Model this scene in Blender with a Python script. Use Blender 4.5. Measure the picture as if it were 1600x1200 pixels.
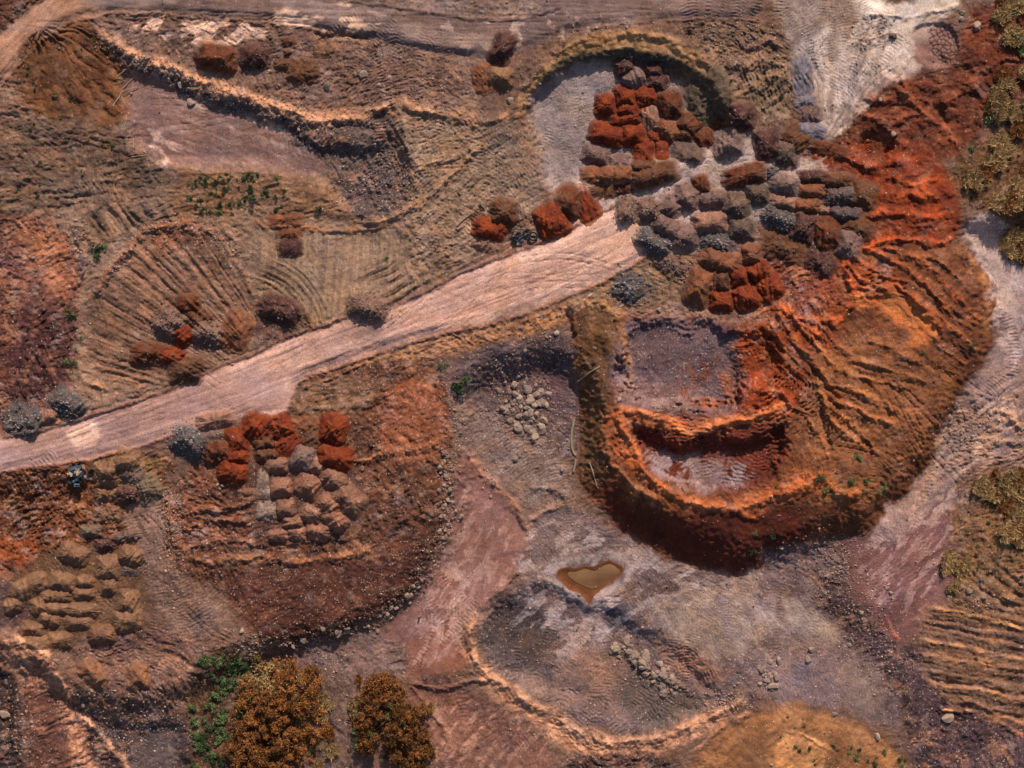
import bpy, math, random
import numpy as np
for _o in list(bpy.data.objects): bpy.data.objects.remove(_o)
SC = bpy.context.scene; COL = SC.collection
R_ = math.radians
# ---------------- camera, sky, sun, exposure ----------------
CAMH = 200.0                                   # drone looking straight down; 1 photo pixel = 0.1 m on the ground
cd = bpy.data.cameras.new('camera'); cam = bpy.data.objects.new('camera', cd); COL.objects.link(cam)
cam.location = (0, 0, CAMH); cam.rotation_euler = (0, 0, 0)
cd.sensor_width = 36; cd.lens = 36*CAMH/160.0; cd.clip_end = 4000; cd.clip_start = 1
SC.camera = cam
SUN_EL, SUN_AZ = 34.0, 14.0                    # azimuth clockwise from the top of the picture (+Y)
w = bpy.data.worlds.new('World'); SC.world = w; w.use_nodes = True
nt = w.node_tree; bg = nt.nodes['Background']
sky = nt.nodes.new('ShaderNodeTexSky'); sky.sky_type = 'NISHITA'; sky.sun_disc = False
sky.sun_elevation = R_(SUN_EL); sky.sun_rotation = R_(SUN_AZ); sky.air_density = 1.0; sky.dust_density = 2.0
nt.links.new(sky.outputs[0], bg.inputs[0]); bg.inputs[1].default_value = 0.090
sd = bpy.data.lights.new('sun', 'SUN'); sd.energy = 4.6; sd.angle = R_(1.0); sd.color = (1.0, 0.865, 0.73)
so = bpy.data.objects.new('sun', sd); COL.objects.link(so)
so.rotation_euler = (R_(90-SUN_EL), 0, R_(180-SUN_AZ)); so.location = (0, 0, 150)
SC.view_settings.view_transform = 'Standard'; SC.view_settings.look = 'None'
SC.view_settings.exposure = 0.12; SC.view_settings.gamma = 1.0
SC.render.engine = 'CYCLES'

# ---------------- noise and raster helpers ----------------
rng = np.random.default_rng(7); random.seed(7)
_G = rng.uniform(0, 2*np.pi, (12, 65536)).astype(np.float32)
_GX, _GY = np.cos(_G), np.sin(_G)
def gn(x, y, s=0):
    s %= 12
    x = np.asarray(x, np.float32); y = np.asarray(y, np.float32)
    xf = np.floor(x); yf = np.floor(y); fx = x-xf; fy = y-yf
    ix = xf.astype(np.int32) & 255; iy = yf.astype(np.int32) & 255
    ix1 = (ix+1) & 255; iy1 = (iy+1) & 255
    gx, gy = _GX[s], _GY[s]
    def c(a, b, dx, dy):
        k = a*256+b; return gx[k]*dx+gy[k]*dy
    u = fx*fx*fx*(fx*(fx*6-15)+10); v = fy*fy*fy*(fy*(fy*6-15)+10)
    a = c(ix, iy, fx, fy); b = c(ix1, iy, fx-1, fy); d = c(ix, iy1, fx, fy-1); e = c(ix1, iy1, fx-1, fy-1)
    return (a+(b-a)*u+((d+(e-d)*u)-(a+(b-a)*u))*v)*1.5
def fbm(x, y, sc, o=4, s=0, g=0.5):
    t = 0; a = 1.0; n = 0
    for i in range(o):
        t = t+a*gn(x/sc+17.3*i+s*3.1, y/sc-9.7*i+s*5.7, s+i); n += a; a *= g; sc *= 0.5
    return t/n*1.4
def sst(x): x = np.clip(x, 0, 1); return x*x*(3-2*x)
def lin(c):
    c = np.asarray(c, float)/255.0
    return np.where(c < .04045, c/12.92, ((c+.055)/1.055)**2.4)
U0, V0, S = -120.0, -120.0, 1.25
NX, NY = 1473, 1153
UU = (U0+S*np.arange(NX)).astype(np.float32); VV = (V0+S*np.arange(NY)).astype(np.float32)
GU, GV = np.meshgrid(UU, VV)
W1U = 7*fbm(GU, GV, 46, 4, 1); W1V = 7*fbm(GU, GV, 46, 4, 2)
W2U = 2.4*gn(GU/7, GV/7, 3); W2V = 2.4*gn(GU/7, GV/7, 4)
Z = np.full((NY, NX), 30.0, np.float32)          # height in photo pixels (x 0.1 m)
CO = np.zeros((NY, NX, 3), np.float32); CO[:] = lin((116, 86, 70))
RO = np.full((NY, NX), 0.5, np.float32)          # clod roughness
ST = np.full((NY, NX), 0.12, np.float32)         # loose stones
REG = np.zeros((NY, NX), np.int8)
def P(t): return [tuple(map(float, q.split(','))) for q in t.split()]
def chaikin(p, closed, n=2):
    p = np.array(p, float)
    for _ in range(n):
        if closed: q = np.roll(p, -1, 0); p = np.stack([.75*p+.25*q, .25*p+.75*q], 1).reshape(-1, 2)
        else:
            a, b = p[:-1], p[1:]; p = np.vstack([p[:1], np.stack([.75*a+.25*b, .25*a+.75*b], 1).reshape(-1, 2), p[-1:]])
    return p
def field(t, closed, m, warp=1.0, n=2):
    """signed (closed: inside > 0) distance of the window of grid points near a path, irregular by warping"""
    p = chaikin(P(t) if isinstance(t, str) else t, closed, n)
    x0, y0 = p.min(0)-m-4; x1, y1 = p.max(0)+m+4
    i0 = max(0, int((x0-U0)/S)); i1 = min(NX, int((x1-U0)/S)+2); j0 = max(0, int((y0-V0)/S)); j1 = min(NY, int((y1-V0)/S)+2)
    if i1-i0 < 2 or j1-j0 < 2: return None
    sl = (slice(j0, j1), slice(i0, i1)); cs = 3.0 if (i1-i0)*(j1-j0) < 250000 else 6.0
    ax = np.arange(UU[i0]-24, UU[i1-1]+24+cs, cs); ay = np.arange(VV[j0]-24, VV[j1-1]+24+cs, cs)
    X, Y = np.meshgrid(ax, ay); D = np.full(X.shape, 1e9); ins = np.zeros(X.shape, bool); T = np.zeros(X.shape)
    q = np.vstack([p, p[:1]]) if closed else p
    L = 0.0
    for (ax_, ay_), (bx_, by_) in zip(q[:-1], q[1:]):
        dx, dy = bx_-ax_, by_-ay_; l2 = dx*dx+dy*dy+1e-9
        tt = np.clip(((X-ax_)*dx+(Y-ay_)*dy)/l2, 0, 1); d = (X-ax_-tt*dx)**2+(Y-ay_-tt*dy)**2
        k = d < D; D = np.where(k, d, D); T = np.where(k, L+tt*math.sqrt(l2), T); L += math.sqrt(l2)
        if closed and ay_ != by_:
            ins ^= ((ay_ > Y) != (by_ > Y)) & (X < (bx_-ax_)*(Y-ay_)/(by_-ay_)+ax_)
    D = np.sqrt(D)
    if closed: D = np.where(ins, D, -D)
    u = GU[sl]+warp*(W1U[sl]+W2U[sl]); v = GV[sl]+warp*(W1V[sl]+W2V[sl])
    fx = np.clip((u-ax[0])/cs, 0, len(ax)-1.001); fy = np.clip((v-ay[0])/cs, 0, len(ay)-1.001)
    a = fx.astype(int); b = fy.astype(int); fx = fx-a; fy = fy-b
    def smp(F): return (F[b, a]*(1-fx)+F[b, a+1]*fx)*(1-fy)+(F[b+1, a]*(1-fx)+F[b+1, a+1]*fx)*fy
    return sl, smp(D).astype(np.float32), (T[b, a], L)
# height: bring the inside of an outline to level h over an edge w wide (from the outline inwards)
def LV(t, h, w, warp=1.0, prof=0):
    f = field(t, True, 4, warp)
    if f is None: return
    sl, D, _ = f; k = np.clip(D/w, 0, 1)
    k = sst(k) if prof == 0 else (k*0.75+0.25*sst(k))
    Z[sl] += (h-Z[sl])*k
def RG(t, h, w, warp=0.8, sharp=1.0, col=None, cw=1.0, nz=0.5, rough=None):
    """ridge (h > 0) or ditch (h < 0) along a line"""
    f = field(t, False, w*1.3, warp)
    if f is None: return
    sl, D, (T, L) = f; gu, gv = GU[sl], GV[sl]
    ww = w*(1+(.75*gn(gu/28, gv/28, 7)+.35*gn(gu/9, gv/9, 8) if w > 6 else .3*gn(gu/16, gv/16, 7)))
    x = np.clip(1-D/ww, 0, 1); k = sst(x) if sharp < 1 else x*x*(1.6-.6*x)
    end = np.clip(np.minimum(T, L-T)/(w*1.5), 0, 1)
    m = np.clip(1+1.5*nz*fbm(gu, gv, 26, 3, 5), .15, 2)
    Z[sl] += h*k*m*(0.2+0.8*end)
    if col is not None:
        kk = (sst(np.clip(1-D/(ww*cw), 0, 1)*1.4)*np.clip(.2+end, 0, 1)*np.clip(.55+1.2*fbm(gu+9, gv, 20, 3, 2), 0, .9))[..., None]; CO[sl] += (lin(col)-CO[sl])*kk
    if rough is not None: RO[sl] += (rough-RO[sl])*k
def CL(t, c1, c2=None, soft=6, rough=None, stone=None, warp=1.0, op=1.0, patch=None, ns=30, pa=None, lvl=None, line=None):
    """soil of one kind inside an outline; patch: only where a noise is above this value"""
    if line: f = field(t, False, line+soft, warp)
    else: f = field(t, True, soft+2, warp)
    if f is None: return
    sl, D, _ = f
    if line: D = line-D
    u, v = GU[sl], GV[sl]
    if soft > 4: D = D+(3+soft*.75)*fbm(u+91, v-37, 24, 3, 8, .65)
    k = sst(D/soft*.5+.5)*op
    if patch is not None:
        if pa: a = R_(pa[0]); n = fbm((u*math.cos(a)-v*math.sin(a))/pa[1], u*math.sin(a)+v*math.cos(a), ns, 4, 6)
        else: n = fbm(u, v, ns, 4, 6, .6)
        k = k*sst((n-patch)/0.22+.5)
    if c2 is None: c2 = tuple(x*.86 for x in c1)
    m = np.clip(.5+.9*fbm(u+31, v-77, ns*1.3, 4, 7, .6), 0, 1)[..., None]
    CO[sl] += (lin(c1)*(1-m)+lin(c2)*m-CO[sl])*k[..., None]
    if rough is not None: RO[sl] += (rough-RO[sl])*k
    if stone is not None: ST[sl] += (stone-ST[sl])*k
# long furrows: mode ('a', deg) parallel lines, ('r', cu, cv) lines fanning from a point, ('c', cu, cv) arcs round it
def FU(t, mode, per, amp, c=None, ca=0.0, soft=12, stretch=14, warp=.4, seed=8, rip=0, brk=1.0):
    f = field(t, True, soft, 1.0)
    if f is None: return
    sl, D, _ = f; u = GU[sl]+warp*W1U[sl]*2; v = GV[sl]+warp*W1V[sl]*2; k = sst(D/soft*.5+.5)
    if mode[0] == 'a':
        a = R_(mode[1]); s = -u*math.sin(-a)+v*math.cos(-a); l = u*math.cos(-a)+v*math.sin(-a)
    else:
        dx, dy = u-mode[1], v-mode[2]; r = np.hypot(dx, dy)+1e-3; th = np.arctan2(dy, dx)
        rm = float(np.mean(r))
        s, l = (th*rm, r) if mode[0] == 'r' else (r, th*rm)
    if rip: s, l = l, s
    n = gn(s/per, l/(per*stretch), seed)+.45*gn(s/per*2.1+5, l/(per*stretch*.7), seed+1)
    n = n*np.clip(1-.25*brk+1.4*brk*fbm(u, v, 40, 3, seed+2), .08, 1.5)
    Z[sl] += amp*n*k
    if c is not None: CO[sl] += (lin(c)-CO[sl])*(np.clip(.5+n*1.1, 0, 1)*k*ca)[..., None]
# cleat ripples left by crawler tracks: many short curved swaths, later ones wiping earlier ones
RZ = np.zeros_like(Z)
def swath(p, hw, per, amp, ph=0.0):
    p = chaikin(p, False, 1); x0, y0 = p.min(0)-hw-3; x1, y1 = p.max(0)+hw+3
    i0 = max(0, int((x0-U0)/S)); i1 = min(NX, int((x1-U0)/S)+2); j0 = max(0, int((y0-V0)/S)); j1 = min(NY, int((y1-V0)/S)+2)
    if i1-i0 < 3 or j1-j0 < 3: return
    sl = (slice(j0, j1), slice(i0, i1)); u = GU[sl]+.5*W2U[sl]; v = GV[sl]+.5*W2V[sl]
    D = np.full(u.shape, 1e9, np.float32); T = np.zeros(u.shape, np.float32); L = 0.0
    for (a, b), (c, d) in zip(p[:-1], p[1:]):
        dx, dy = c-a, d-b; l = math.hypot(dx, dy)+1e-6; t = ((u-a)*dx+(v-b)*dy)/l; tc = np.clip(t, 0, l); e = (u-a-tc*dx/l)**2+(v-b-tc*dy/l)**2
        k = e < D; D = np.where(k, e, D); T = np.where(k, L+tc, T); L += l
    D = np.sqrt(D); k = np.clip((hw-D)/2.5, 0, 1)*np.clip(np.minimum(T, L-T)/6, 0, 1)
    r = np.sin((T+.10*D*D/hw)*(2*np.pi/per)+ph+1.2*gn(u/11, v/11, 5))*amp+.5*amp*np.clip(1-np.abs(D-hw+2)/2.5, 0, 1)-.2*amp
    RZ[sl] = RZ[sl]*(1-.85*k)+r*k
def RP(t, n, ang, amp, seed=0, per=5.4, hw=8, L=90, sw=50, bend=.8):
    r = random.Random(seed+100); p = P(t); xs = [q[0] for q in p]; ys = [q[1] for q in p]; c = 0
    while c < n:
        x, y = r.uniform(min(xs), max(xs)), r.uniform(min(ys), max(ys)); ins = False
        for (a, b), (d, e) in zip(p, p[1:]+p[:1]):
            if (b > y) != (e > y) and x < (d-a)*(y-b)/(e-b)+a: ins = not ins
        if not ins: continue
        c += 1; th = R_(ang+sw*2.2*float(gn(x/120, y/120, seed))+r.uniform(-12, 12)); be = r.uniform(-bend, bend); l = L*r.uniform(.5, 1.2)/4; q = [(x, y)]
        for k in range(4): x += l*math.cos(th); y -= l*math.sin(th); th += be/4; q.append((x, y))
        swath(q, hw*r.uniform(.7, 1.2), per*r.uniform(.85, 1.15), amp*r.uniform(.6, 1.2), r.uniform(0, 6))
def rnd_tracks(t, n, ang, spread, L, wd=6.5, amp=-1.0, seed=0, col=None):
    """pairs of wheel or crawler ruts crossing an outline"""
    r = random.Random(seed); p = P(t) if isinstance(t, str) else t; xs = [q[0] for q in p]; ys = [q[1] for q in p]
    for _ in range(n):
        x, y = r.uniform(min(xs), max(xs)), r.uniform(min(ys), max(ys)); a = R_(ang+r.uniform(-spread, spread)); b = a+r.uniform(-.5, .5)
        ll = L*r.uniform(.5, 1.2)
        m = (x+ll*.5*math.cos(a), y-ll*.5*math.sin(a)); e = (m[0]+ll*.5*math.cos(b), m[1]-ll*.5*math.sin(b))
        for o in (-wd, wd):
            ox, oy = o*math.sin(a), o*math.cos(a)
            RG([(x+ox, y+oy), (m[0]+ox, m[1]+oy), (e[0]+ox, e[1]+oy)], amp, 2.6, .15, 0, col, .8)
def PW(u, v, z):
    """photo pixel + height (in pixels) -> world metres, seen from the drone"""
    h = np.asarray(z)*.1; k = 1-h/CAMH
    return (np.asarray(u)-800)*.1*k, (600-np.asarray(v))*.1*k, h
def TZ(u, v):
    u = np.asarray(u, float); v = np.asarray(v, float)
    fx = np.clip((u-U0)/S, 0, NX-1.001); fy = np.clip((v-V0)/S, 0, NY-1.001); a = fx.astype(int); b = fy.astype(int); fx = fx-a; fy = fy-b
    return (Z[b, a]*(1-fx)+Z[b, a+1]*fx)*(1-fy)+(Z[b+1, a]*(1-fx)+Z[b+1, a+1]*fx)*fy
def TC(u, v):
    i = np.clip(((np.asarray(u)-U0)/S).astype(int), 0, NX-1); j = np.clip(((np.asarray(v)-V0)/S).astype(int), 0, NY-1); return CO[j, i]
# ---------------- terrain: levels ----------------
tan, mauve, olive = (150, 112, 86), (128, 98, 90), (128, 102, 82)
# low ground east and south of the two great mounds
LV('700,600 740,560 800,540 880,525 940,560 1000,760 1200,860 1420,700 1500,560 1490,400 1480,340 1560,320 1750,300 1750,1350 230,1350 300,1090 330,1010 420,980 560,950 640,880 690,780 700,690', 0, 60)
LV('-150,1000 20,990 60,1030 130,1070 220,1090 330,1040 420,1030 440,1350 -150,1350', 8, 40)
LV('-150,740 60,738 150,722 210,740 262,790 258,870 300,920 350,980 330,1050 200,1080 130,1070 60,1030 -150,1000', 18, 50)
# flat mauve yard under the north-west cliff, and the shelf west of it
LV('140,48 175,78 205,98 255,108 300,132 350,150 400,164 450,184 500,212 540,225 600,215 622,190 640,240 650,280 610,330 540,340 500,300 440,275 370,268 300,270 240,258 205,225 190,180 165,120', 17, 24)
LV('-150,150 20,150 90,190 190,210 250,262 420,275 560,330 660,350 690,420 640,470 560,488 450,515 380,550 250,615 100,650 -150,690', 24, 50)
LV('-150,330 40,335 95,350 118,420 122,480 100,560 90,640 40,690 -150,700', 20, 30)
# horseshoe bowl in the north
LV('812,178 824,142 850,116 886,92 940,76 1000,74 1050,84 1092,108 1128,140 1150,180 1150,230 1090,262 1000,262 930,292 880,320 850,300 830,240 816,205', 9, 26)
LV('850,300 900,260 1000,240 1130,200 1250,200 1300,260 1200,330 1080,360 1000,380 900,380', 26, 60)
# middle spoil mound (platform north, tip face south)
LV('455,600 560,570 650,556 694,590 706,640 704,700 700,760 690,840 665,890 630,940 580,972 520,996 440,1008 400,996 372,955 345,915 300,912 270,880 252,830 252,770 300,700 400,640', 34, 62, 1.1, 1)
LV('300,730 400,690 520,690 580,720 600,800 560,850 470,868 380,862 310,830 285,780', 39, 40)
# great mound
LV('890,478 980,480 1080,500 1200,430 1330,330 1400,240 1480,250 1505,320 1500,372 1528,405 1552,432 1566,480 1562,520 1540,560 1500,610 1482,670 1450,722 1402,790 1352,836 1310,844 1260,840 1212,858 1182,893 1150,906 1092,882 1040,866 1000,846 960,816 916,782 902,740 903,690 908,640 900,590 892,540', 52, 88, 1.2, 1)
LV('1330,500 1400,470 1450,520 1430,620 1360,700 1290,720 1240,680 1250,600 1290,540', 60, 60)
LV('975,502 1040,494 1100,498 1150,505 1200,520 1215,560 1180,600 1160,640 1090,652 1030,640 975,632 955,590 960,540', 24, 26, 2.4)
LV('980,660 1005,654 1030,668 1070,690 1092,676 1130,670 1180,676 1228,652 1244,690 1228,738 1180,768 1120,780 1060,770 1018,744 990,708', 31, 24, 2.0)
LV('1130,520 1180,500 1225,530 1230,575 1190,610 1150,600 1130,560', 34, 26)
# crater beside the pale yard, notch pits
LV('1344,205 1375,195 1405,205 1412,235 1380,262 1345,255 1330,230', 14, 18)
# basin in the south, its rims and the deep corner
LV('742,960 780,925 840,900 920,925 1000,960 1080,1010 1140,1070 1120,1110 1020,1140 900,1120 820,1080 760,1040', -13, 34)
LV('748,960 790,930 850,950 850,1020 800,1050 760,1020', -19, 40)
LV('1000,1085 1060,1085 1110,1100 1080,1125 1010,1150 985,1120', -16, 22)
LV('600,1180 640,1030 700,1060 760,1090 830,1150 860,1350 560,1350', -6, 40)
LV('1080,1180 1150,1120 1250,1100 1330,1130 1420,1180 1450,1350 1050,1350', 10, 34)
LV('-150,1020 20,1030 35,1080 30,1150 60,1350 -150,1350', -6, 24)
LV('100,1070 200,1130 300,1105 320,1350 170,1350 110,1150', -6, 28)
LV('1420,40 1470,30 1500,50 1500,105 1450,108 1425,80', 25, 8, .5)
LV('1345,-30 1440,-30 1432,8 1395,26 1352,10', 24, 14, .5)
# ---------------- broad undulation, then roads planed flat ----------------
Z += 5.0*fbm(GU, GV, 210, 3, 10)+2.2*fbm(GU, GV, 60, 3, 11)
ROAD = '-150,705 0,686 57,677 150,650 212,630 292,600 345,576 400,552 475,522 545,497 607,481 645,470 695,442 762,410 800,399 862,375 912,350 962,321 985,320 1004,345 1012,376 1018,392 950,432 900,455 800,494 700,516 650,528 575,552 500,577 462,598 452,640 405,650 362,645 270,676 212,697 140,716 0,735 -150,752'
TRACK = '-150,180 -150,110 0,58 22,34 48,12 82,-8 120,-60 1200,-60 1200,34 1100,28 1000,34 880,50 820,78 790,96 700,88 640,74 560,58 500,44 400,30 300,24 250,18 160,20 112,30 66,56 36,88 0,136'
LV(ROAD, 33, 14, .35); LV(TRACK, 34, 16, .4)
# ---------------- soils (mostly the ground's own colours ----------------
CL('-150,-150 700,-150 800,60 640,480 0,700 -150,700', olive, (138, 106, 86), 20, .7, .15)
CL(TRACK, (128, 104, 96), (116, 92, 82), 5, .16, .05, .4)
CL('-150,180 -150,110 0,58 22,34 48,12 82,-8 130,-40 300,-20 200,16 160,20 112,30 66,56 36,88 0,136', (178, 134, 108), (162, 120, 94), 4, .06, .03, .3)
CL('-150,-150 90,-150 82,-12 48,8 22,30 0,54 -150,100', (92, 62, 50), (112, 72, 55), 5, 1.2, .2)
CL('120,26 240,22 400,32 560,60 700,90 790,98 745,150 700,170 620,165 540,180 470,170 400,150 330,125 260,95 205,86 160,60', (124, 94, 80), (112, 84, 70), 10, .8, .35)
CL('200,30 300,28 400,36 420,60 330,80 240,60', (208, 168, 142), (190, 150, 126), 6, None, None, patch=.02, ns=30, pa=(35, 2))
CL('400,20 480,2 560,0 620,30 560,50 470,48', (204, 168, 142), (186, 150, 126), 6, None, None, patch=.03, ns=26, pa=(20, 2))
CL('660,30 900,10 960,40 860,60 780,90 680,75', (176, 148, 130), None, 8, None, None, patch=.25, ns=30)
CL('640,-40 820,-40 880,8 800,28 740,28 640,12 560,0', (112, 88, 76), (150, 125, 108), 6, .6, .2)
CL('150,45 200,90 252,108 300,132 380,160 450,184 510,215 610,214 625,190 612,160 540,175 470,168 400,150 330,120 260,95 205,80 165,45', (176, 128, 94), (150, 108, 80), 6, 1.0, .8)
CL('185,112 255,112 300,140 350,158 440,190 500,215 520,240 510,275 440,272 370,262 300,266 240,256 215,235 200,190', (126, 98, 92), (134, 98, 82), 10, .25, .1)
CL('270,140 380,165 470,200 460,235 340,190', (182, 162, 148), None, 14, None, None, patch=.1, ns=34, pa=(-30, 2))
CL('200,195 260,200 300,240 250,262 215,240', (196, 158, 138), None, 8, None, None, patch=.12, ns=16, pa=(-20, 3))
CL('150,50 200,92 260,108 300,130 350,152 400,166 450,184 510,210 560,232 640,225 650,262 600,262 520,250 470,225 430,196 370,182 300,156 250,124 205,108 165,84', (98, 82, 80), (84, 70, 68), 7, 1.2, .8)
CL('520,180 620,172 660,260 645,320 560,330 520,290 500,240', (106, 88, 82), (92, 76, 72), 10, .9, .5)
CL('30,70 90,40 150,30 200,120 195,200 120,192 50,190 20,140', (128, 84, 52), (98, 60, 36), 12, .55, .1)
CL('-150,195 60,185 190,205 260,255 240,300 60,340 -150,330', (124, 96, 76), (106, 82, 66), 12, .8, .1)
CL('280,262 450,268 530,300 560,350 480,345 400,330 290,350 250,320', (140, 104, 78), (124, 90, 64), 12, .6, .1)
CL('605,170 700,180 810,200 840,300 780,330 740,400 640,470 560,480 600,400 640,340 650,260', (140, 110, 86), (124, 100, 80), 12, .8, .25)
CL('530,272 620,262 650,300 600,345 545,338', (92, 78, 78), (104, 84, 78), 8, 1.1, 1.0)
CL('-150,330 40,332 96,350 120,420 124,500 110,580 95,640 0,690 -150,700', (102, 66, 58), (132, 84, 66), 12, 1.1, .3)
CL('20,330 90,345 118,400 122,460 80,465 60,420 30,380', (168, 108, 76), (140, 86, 60), 10, .8, .3)  # sunlit side of the bank, its brightness put into the soil colour
CL('-10,500 30,480 110,500 120,560 60,640 0,690', (100, 60, 52), (84, 50, 48), 12, 1.0, .3)
CL('135,470 165,425 215,365 250,352 320,358 372,420 400,500 380,548 300,590 180,612 145,580', (128, 96, 74), (140, 100, 76), 10, .6, .2)
CL('205,350 300,345 330,365 300,400 250,400', (122, 76, 54), (140, 88, 62), 8, .9, .6)
CL('375,345 500,345 640,350 640,470 500,498 430,510 400,480', (140, 112, 90), (128, 102, 84), 10, .4, .1)
CL('395,480 430,466 495,505 470,525 400,550', (104, 76, 66), (118, 82, 68), 8, .9, .6)
CL('800,175 820,135 850,98 895,66 950,50 1010,48 1068,66 1110,96 1142,130 1156,180 1130,180 1105,130 1060,95 1000,84 940,82 890,96 850,120 828,150 820,185', (160, 120, 78), (148, 108, 70), 5, .22, .2)
CL('850,110 900,80 1000,74 1080,98 1110,120 1060,110 1000,96 930,96 880,110 840,150', (92, 82, 62), (80, 72, 58), 5, .4, .2)  # inner wall of the bowl: its shade painted as a dark olive band
CL('826,165 850,130 890,104 940,96 1000,100 1050,115 1080,160 1100,240 1000,262 930,290 880,310 850,290 835,230', (144, 126, 118), (124, 110, 106), 10, .3, .35)
CL('800,180 840,200 850,290 830,340 750,330 740,250 760,200', (134, 108, 88), (122, 100, 86), 10, .6, .3)
CL('1060,110 1100,120 1135,160 1140,190 1110,200 1070,170', (104, 94, 70), (90, 80, 60), 8, 1.0, .3)
CL('880,285 960,245 1060,245 1180,200 1260,210 1290,260 1240,330 1180,350 1060,400 1000,395 960,330 900,340', (160, 138, 126), (146, 120, 108), 8, .4, .4)
CL('1050,30 1200,34 1236,70 1240,200 1180,180 1150,150 1110,100', (130, 102, 78), (112, 86, 70), 10, 1.0, .5)
CL('1140,110 1236,110 1240,190 1170,190', (138, 108, 74), (100, 84, 66), 8, 1.0, .2)
CL('1180,-60 1560,-60 1480,24 1440,60 1400,120 1340,170 1302,220 1262,214 1240,120 1230,60', (150, 128, 114), (136, 114, 100), 8, .25, .1)
CL('1240,60 1340,60 1400,100 1330,200 1290,220', (166, 146, 134), (150, 130, 120), 10, .3, None, patch=.05, ns=30, pa=(58, 3))
CL('1330,-40 1520,-40 1490,12 1440,30 1420,60 1350,28 1330,4', (184, 168, 152), (158, 140, 126), 6, .1, 0)
CL('1370,-40 1440,-40 1428,4 1395,14 1375,0', (124, 98, 78), None, 5, .1, 0)
CL('1320,35 1370,20 1400,35 1370,70 1330,80', (110, 98, 84), (140, 122, 106), 6, .9, .8)
CL('1380,70 1425,70 1440,110 1400,130 1375,110', (190, 168, 152), (172, 150, 136), 5, .2, .1)
CL('1425,42 1475,32 1500,50 1500,105 1455,110 1425,92', (144, 108, 96), (136, 100, 88), 4, .05, 0, .5)
# red earth of the north-east
CL('1300,222 1345,175 1400,125 1500,108 1500,40 1530,4 1750,0 1750,120 1600,140 1545,190 1500,250 1460,250 1400,260 1330,260', (120, 62, 38), (98, 50, 34), 10, .7, .1)
CL('1225,240 1330,232 1400,215 1480,250 1506,320 1500,372 1440,400 1330,392 1360,330 1370,290 1290,262', (146, 64, 26), (108, 46, 24), 10, .6, .1)
CL('1480,250 1600,180 1750,180 1750,420 1600,420 1560,340 1510,330', (118, 84, 52), (100, 70, 44), 14, .8, .2)
# great mound soils
CL('890,478 980,484 1100,500 1220,440 1340,380 1500,372 1552,432 1566,480 1562,520 1540,560 1500,610 1482,670 1450,722 1402,790 1352,836 1310,844 1260,840 1212,858 1182,893 1150,906 1092,882 1040,866 1000,846 960,816 916,782 902,740 903,690 908,640 900,590 892,540', (130, 78, 48), (108, 62, 40), 4, .6, .1)
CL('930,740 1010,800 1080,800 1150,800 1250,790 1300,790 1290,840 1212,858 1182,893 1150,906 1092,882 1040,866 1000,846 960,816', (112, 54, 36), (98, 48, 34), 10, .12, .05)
CL('1290,840 1352,836 1402,790 1450,722 1482,670 1500,610 1540,560 1562,520 1566,480 1540,470 1500,540 1450,620 1420,690 1370,740 1300,790 1240,800', (114, 70, 42), (100, 58, 38), 12, .15, .08)
CL('892,480 960,478 980,520 960,600 945,660 950,720 920,770 903,740 904,690 908,640 900,590', (116, 80, 48), (96, 66, 44), 9, .6, .15)
CL('1290,540 1400,520 1480,560 1500,600 1450,700 1380,780 1300,800 1240,760 1250,640', (146, 92, 54), (122, 74, 46), 14, .6, .1)
CL('1150,490 1240,420 1330,400 1420,420 1400,460 1330,470 1300,540 1230,560', (158, 78, 34), (112, 58, 36), 12, .9, .3)
CL('1325,455 1370,455 1430,470 1468,500 1462,545 1430,540 1400,500 1340,480', (184, 98, 44), (174, 112, 64), 9, .4, .05)
CL('1130,510 1190,490 1240,520 1260,600 1240,650 1180,660 1130,640 1160,590', (150, 66, 28), (120, 52, 26), 8, .9, .1)
CL('940,640 990,640 1060,655 1130,650 1240,625 1245,660 1130,668 1080,680 1020,668 985,672 1000,708 1022,742 1060,770 1120,782 1185,768 1230,740 1300,728 1290,770 1150,800 1060,796 1000,765 960,715', (178, 98, 52), (150, 78, 42), 10, .8, .1)
CL('985,672 1022,664 1078,680 1130,668 1228,655 1238,692 1222,735 1180,764 1120,776 1060,766 1022,740 998,708', (118, 56, 38), (106, 52, 38), 7, .3, .15)
CL('1000,700 1050,712 1120,715 1190,740 1120,772 1060,764 1022,738', (142, 120, 118), (128, 98, 92), 12, .4, .6, patch=-.35, ns=40)
CL('972,502 1040,494 1100,498 1150,505 1150,560 1160,600 1150,640 1090,650 1030,640 972,630 955,590 960,540', (116, 96, 98), (92, 70, 74), 16, .4, .8)
CL('955,600 1000,590 1080,600 1110,640 1000,640 960,630', (140, 112, 106), (120, 90, 84), 12, .4, .5)
CL('1050,580 1130,560 1160,600 1150,645 1080,640', (150, 92, 68), (120, 70, 54), 12, None, None, patch=.0, ns=30)
CL('960,488 1060,470 1180,486 1210,500 1120,502 1040,492 975,500', (146, 108, 86), (128, 92, 74), 5, .8, .5)
CL('890,478 900,462 960,430 1060,390 1090,400 1070,470 1000,480 950,490', (142, 108, 70), (112, 88, 72), 8, .9, .6)
CL('1060,400 1200,360 1330,390 1240,470 1120,500 1070,470', (128, 96, 82), (116, 76, 60), 10, .8, .6)
CL('1180,420 1240,400 1300,420 1290,500 1220,480', (112, 70, 60), (140, 66, 38), 10, 1.1, .6)
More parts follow.
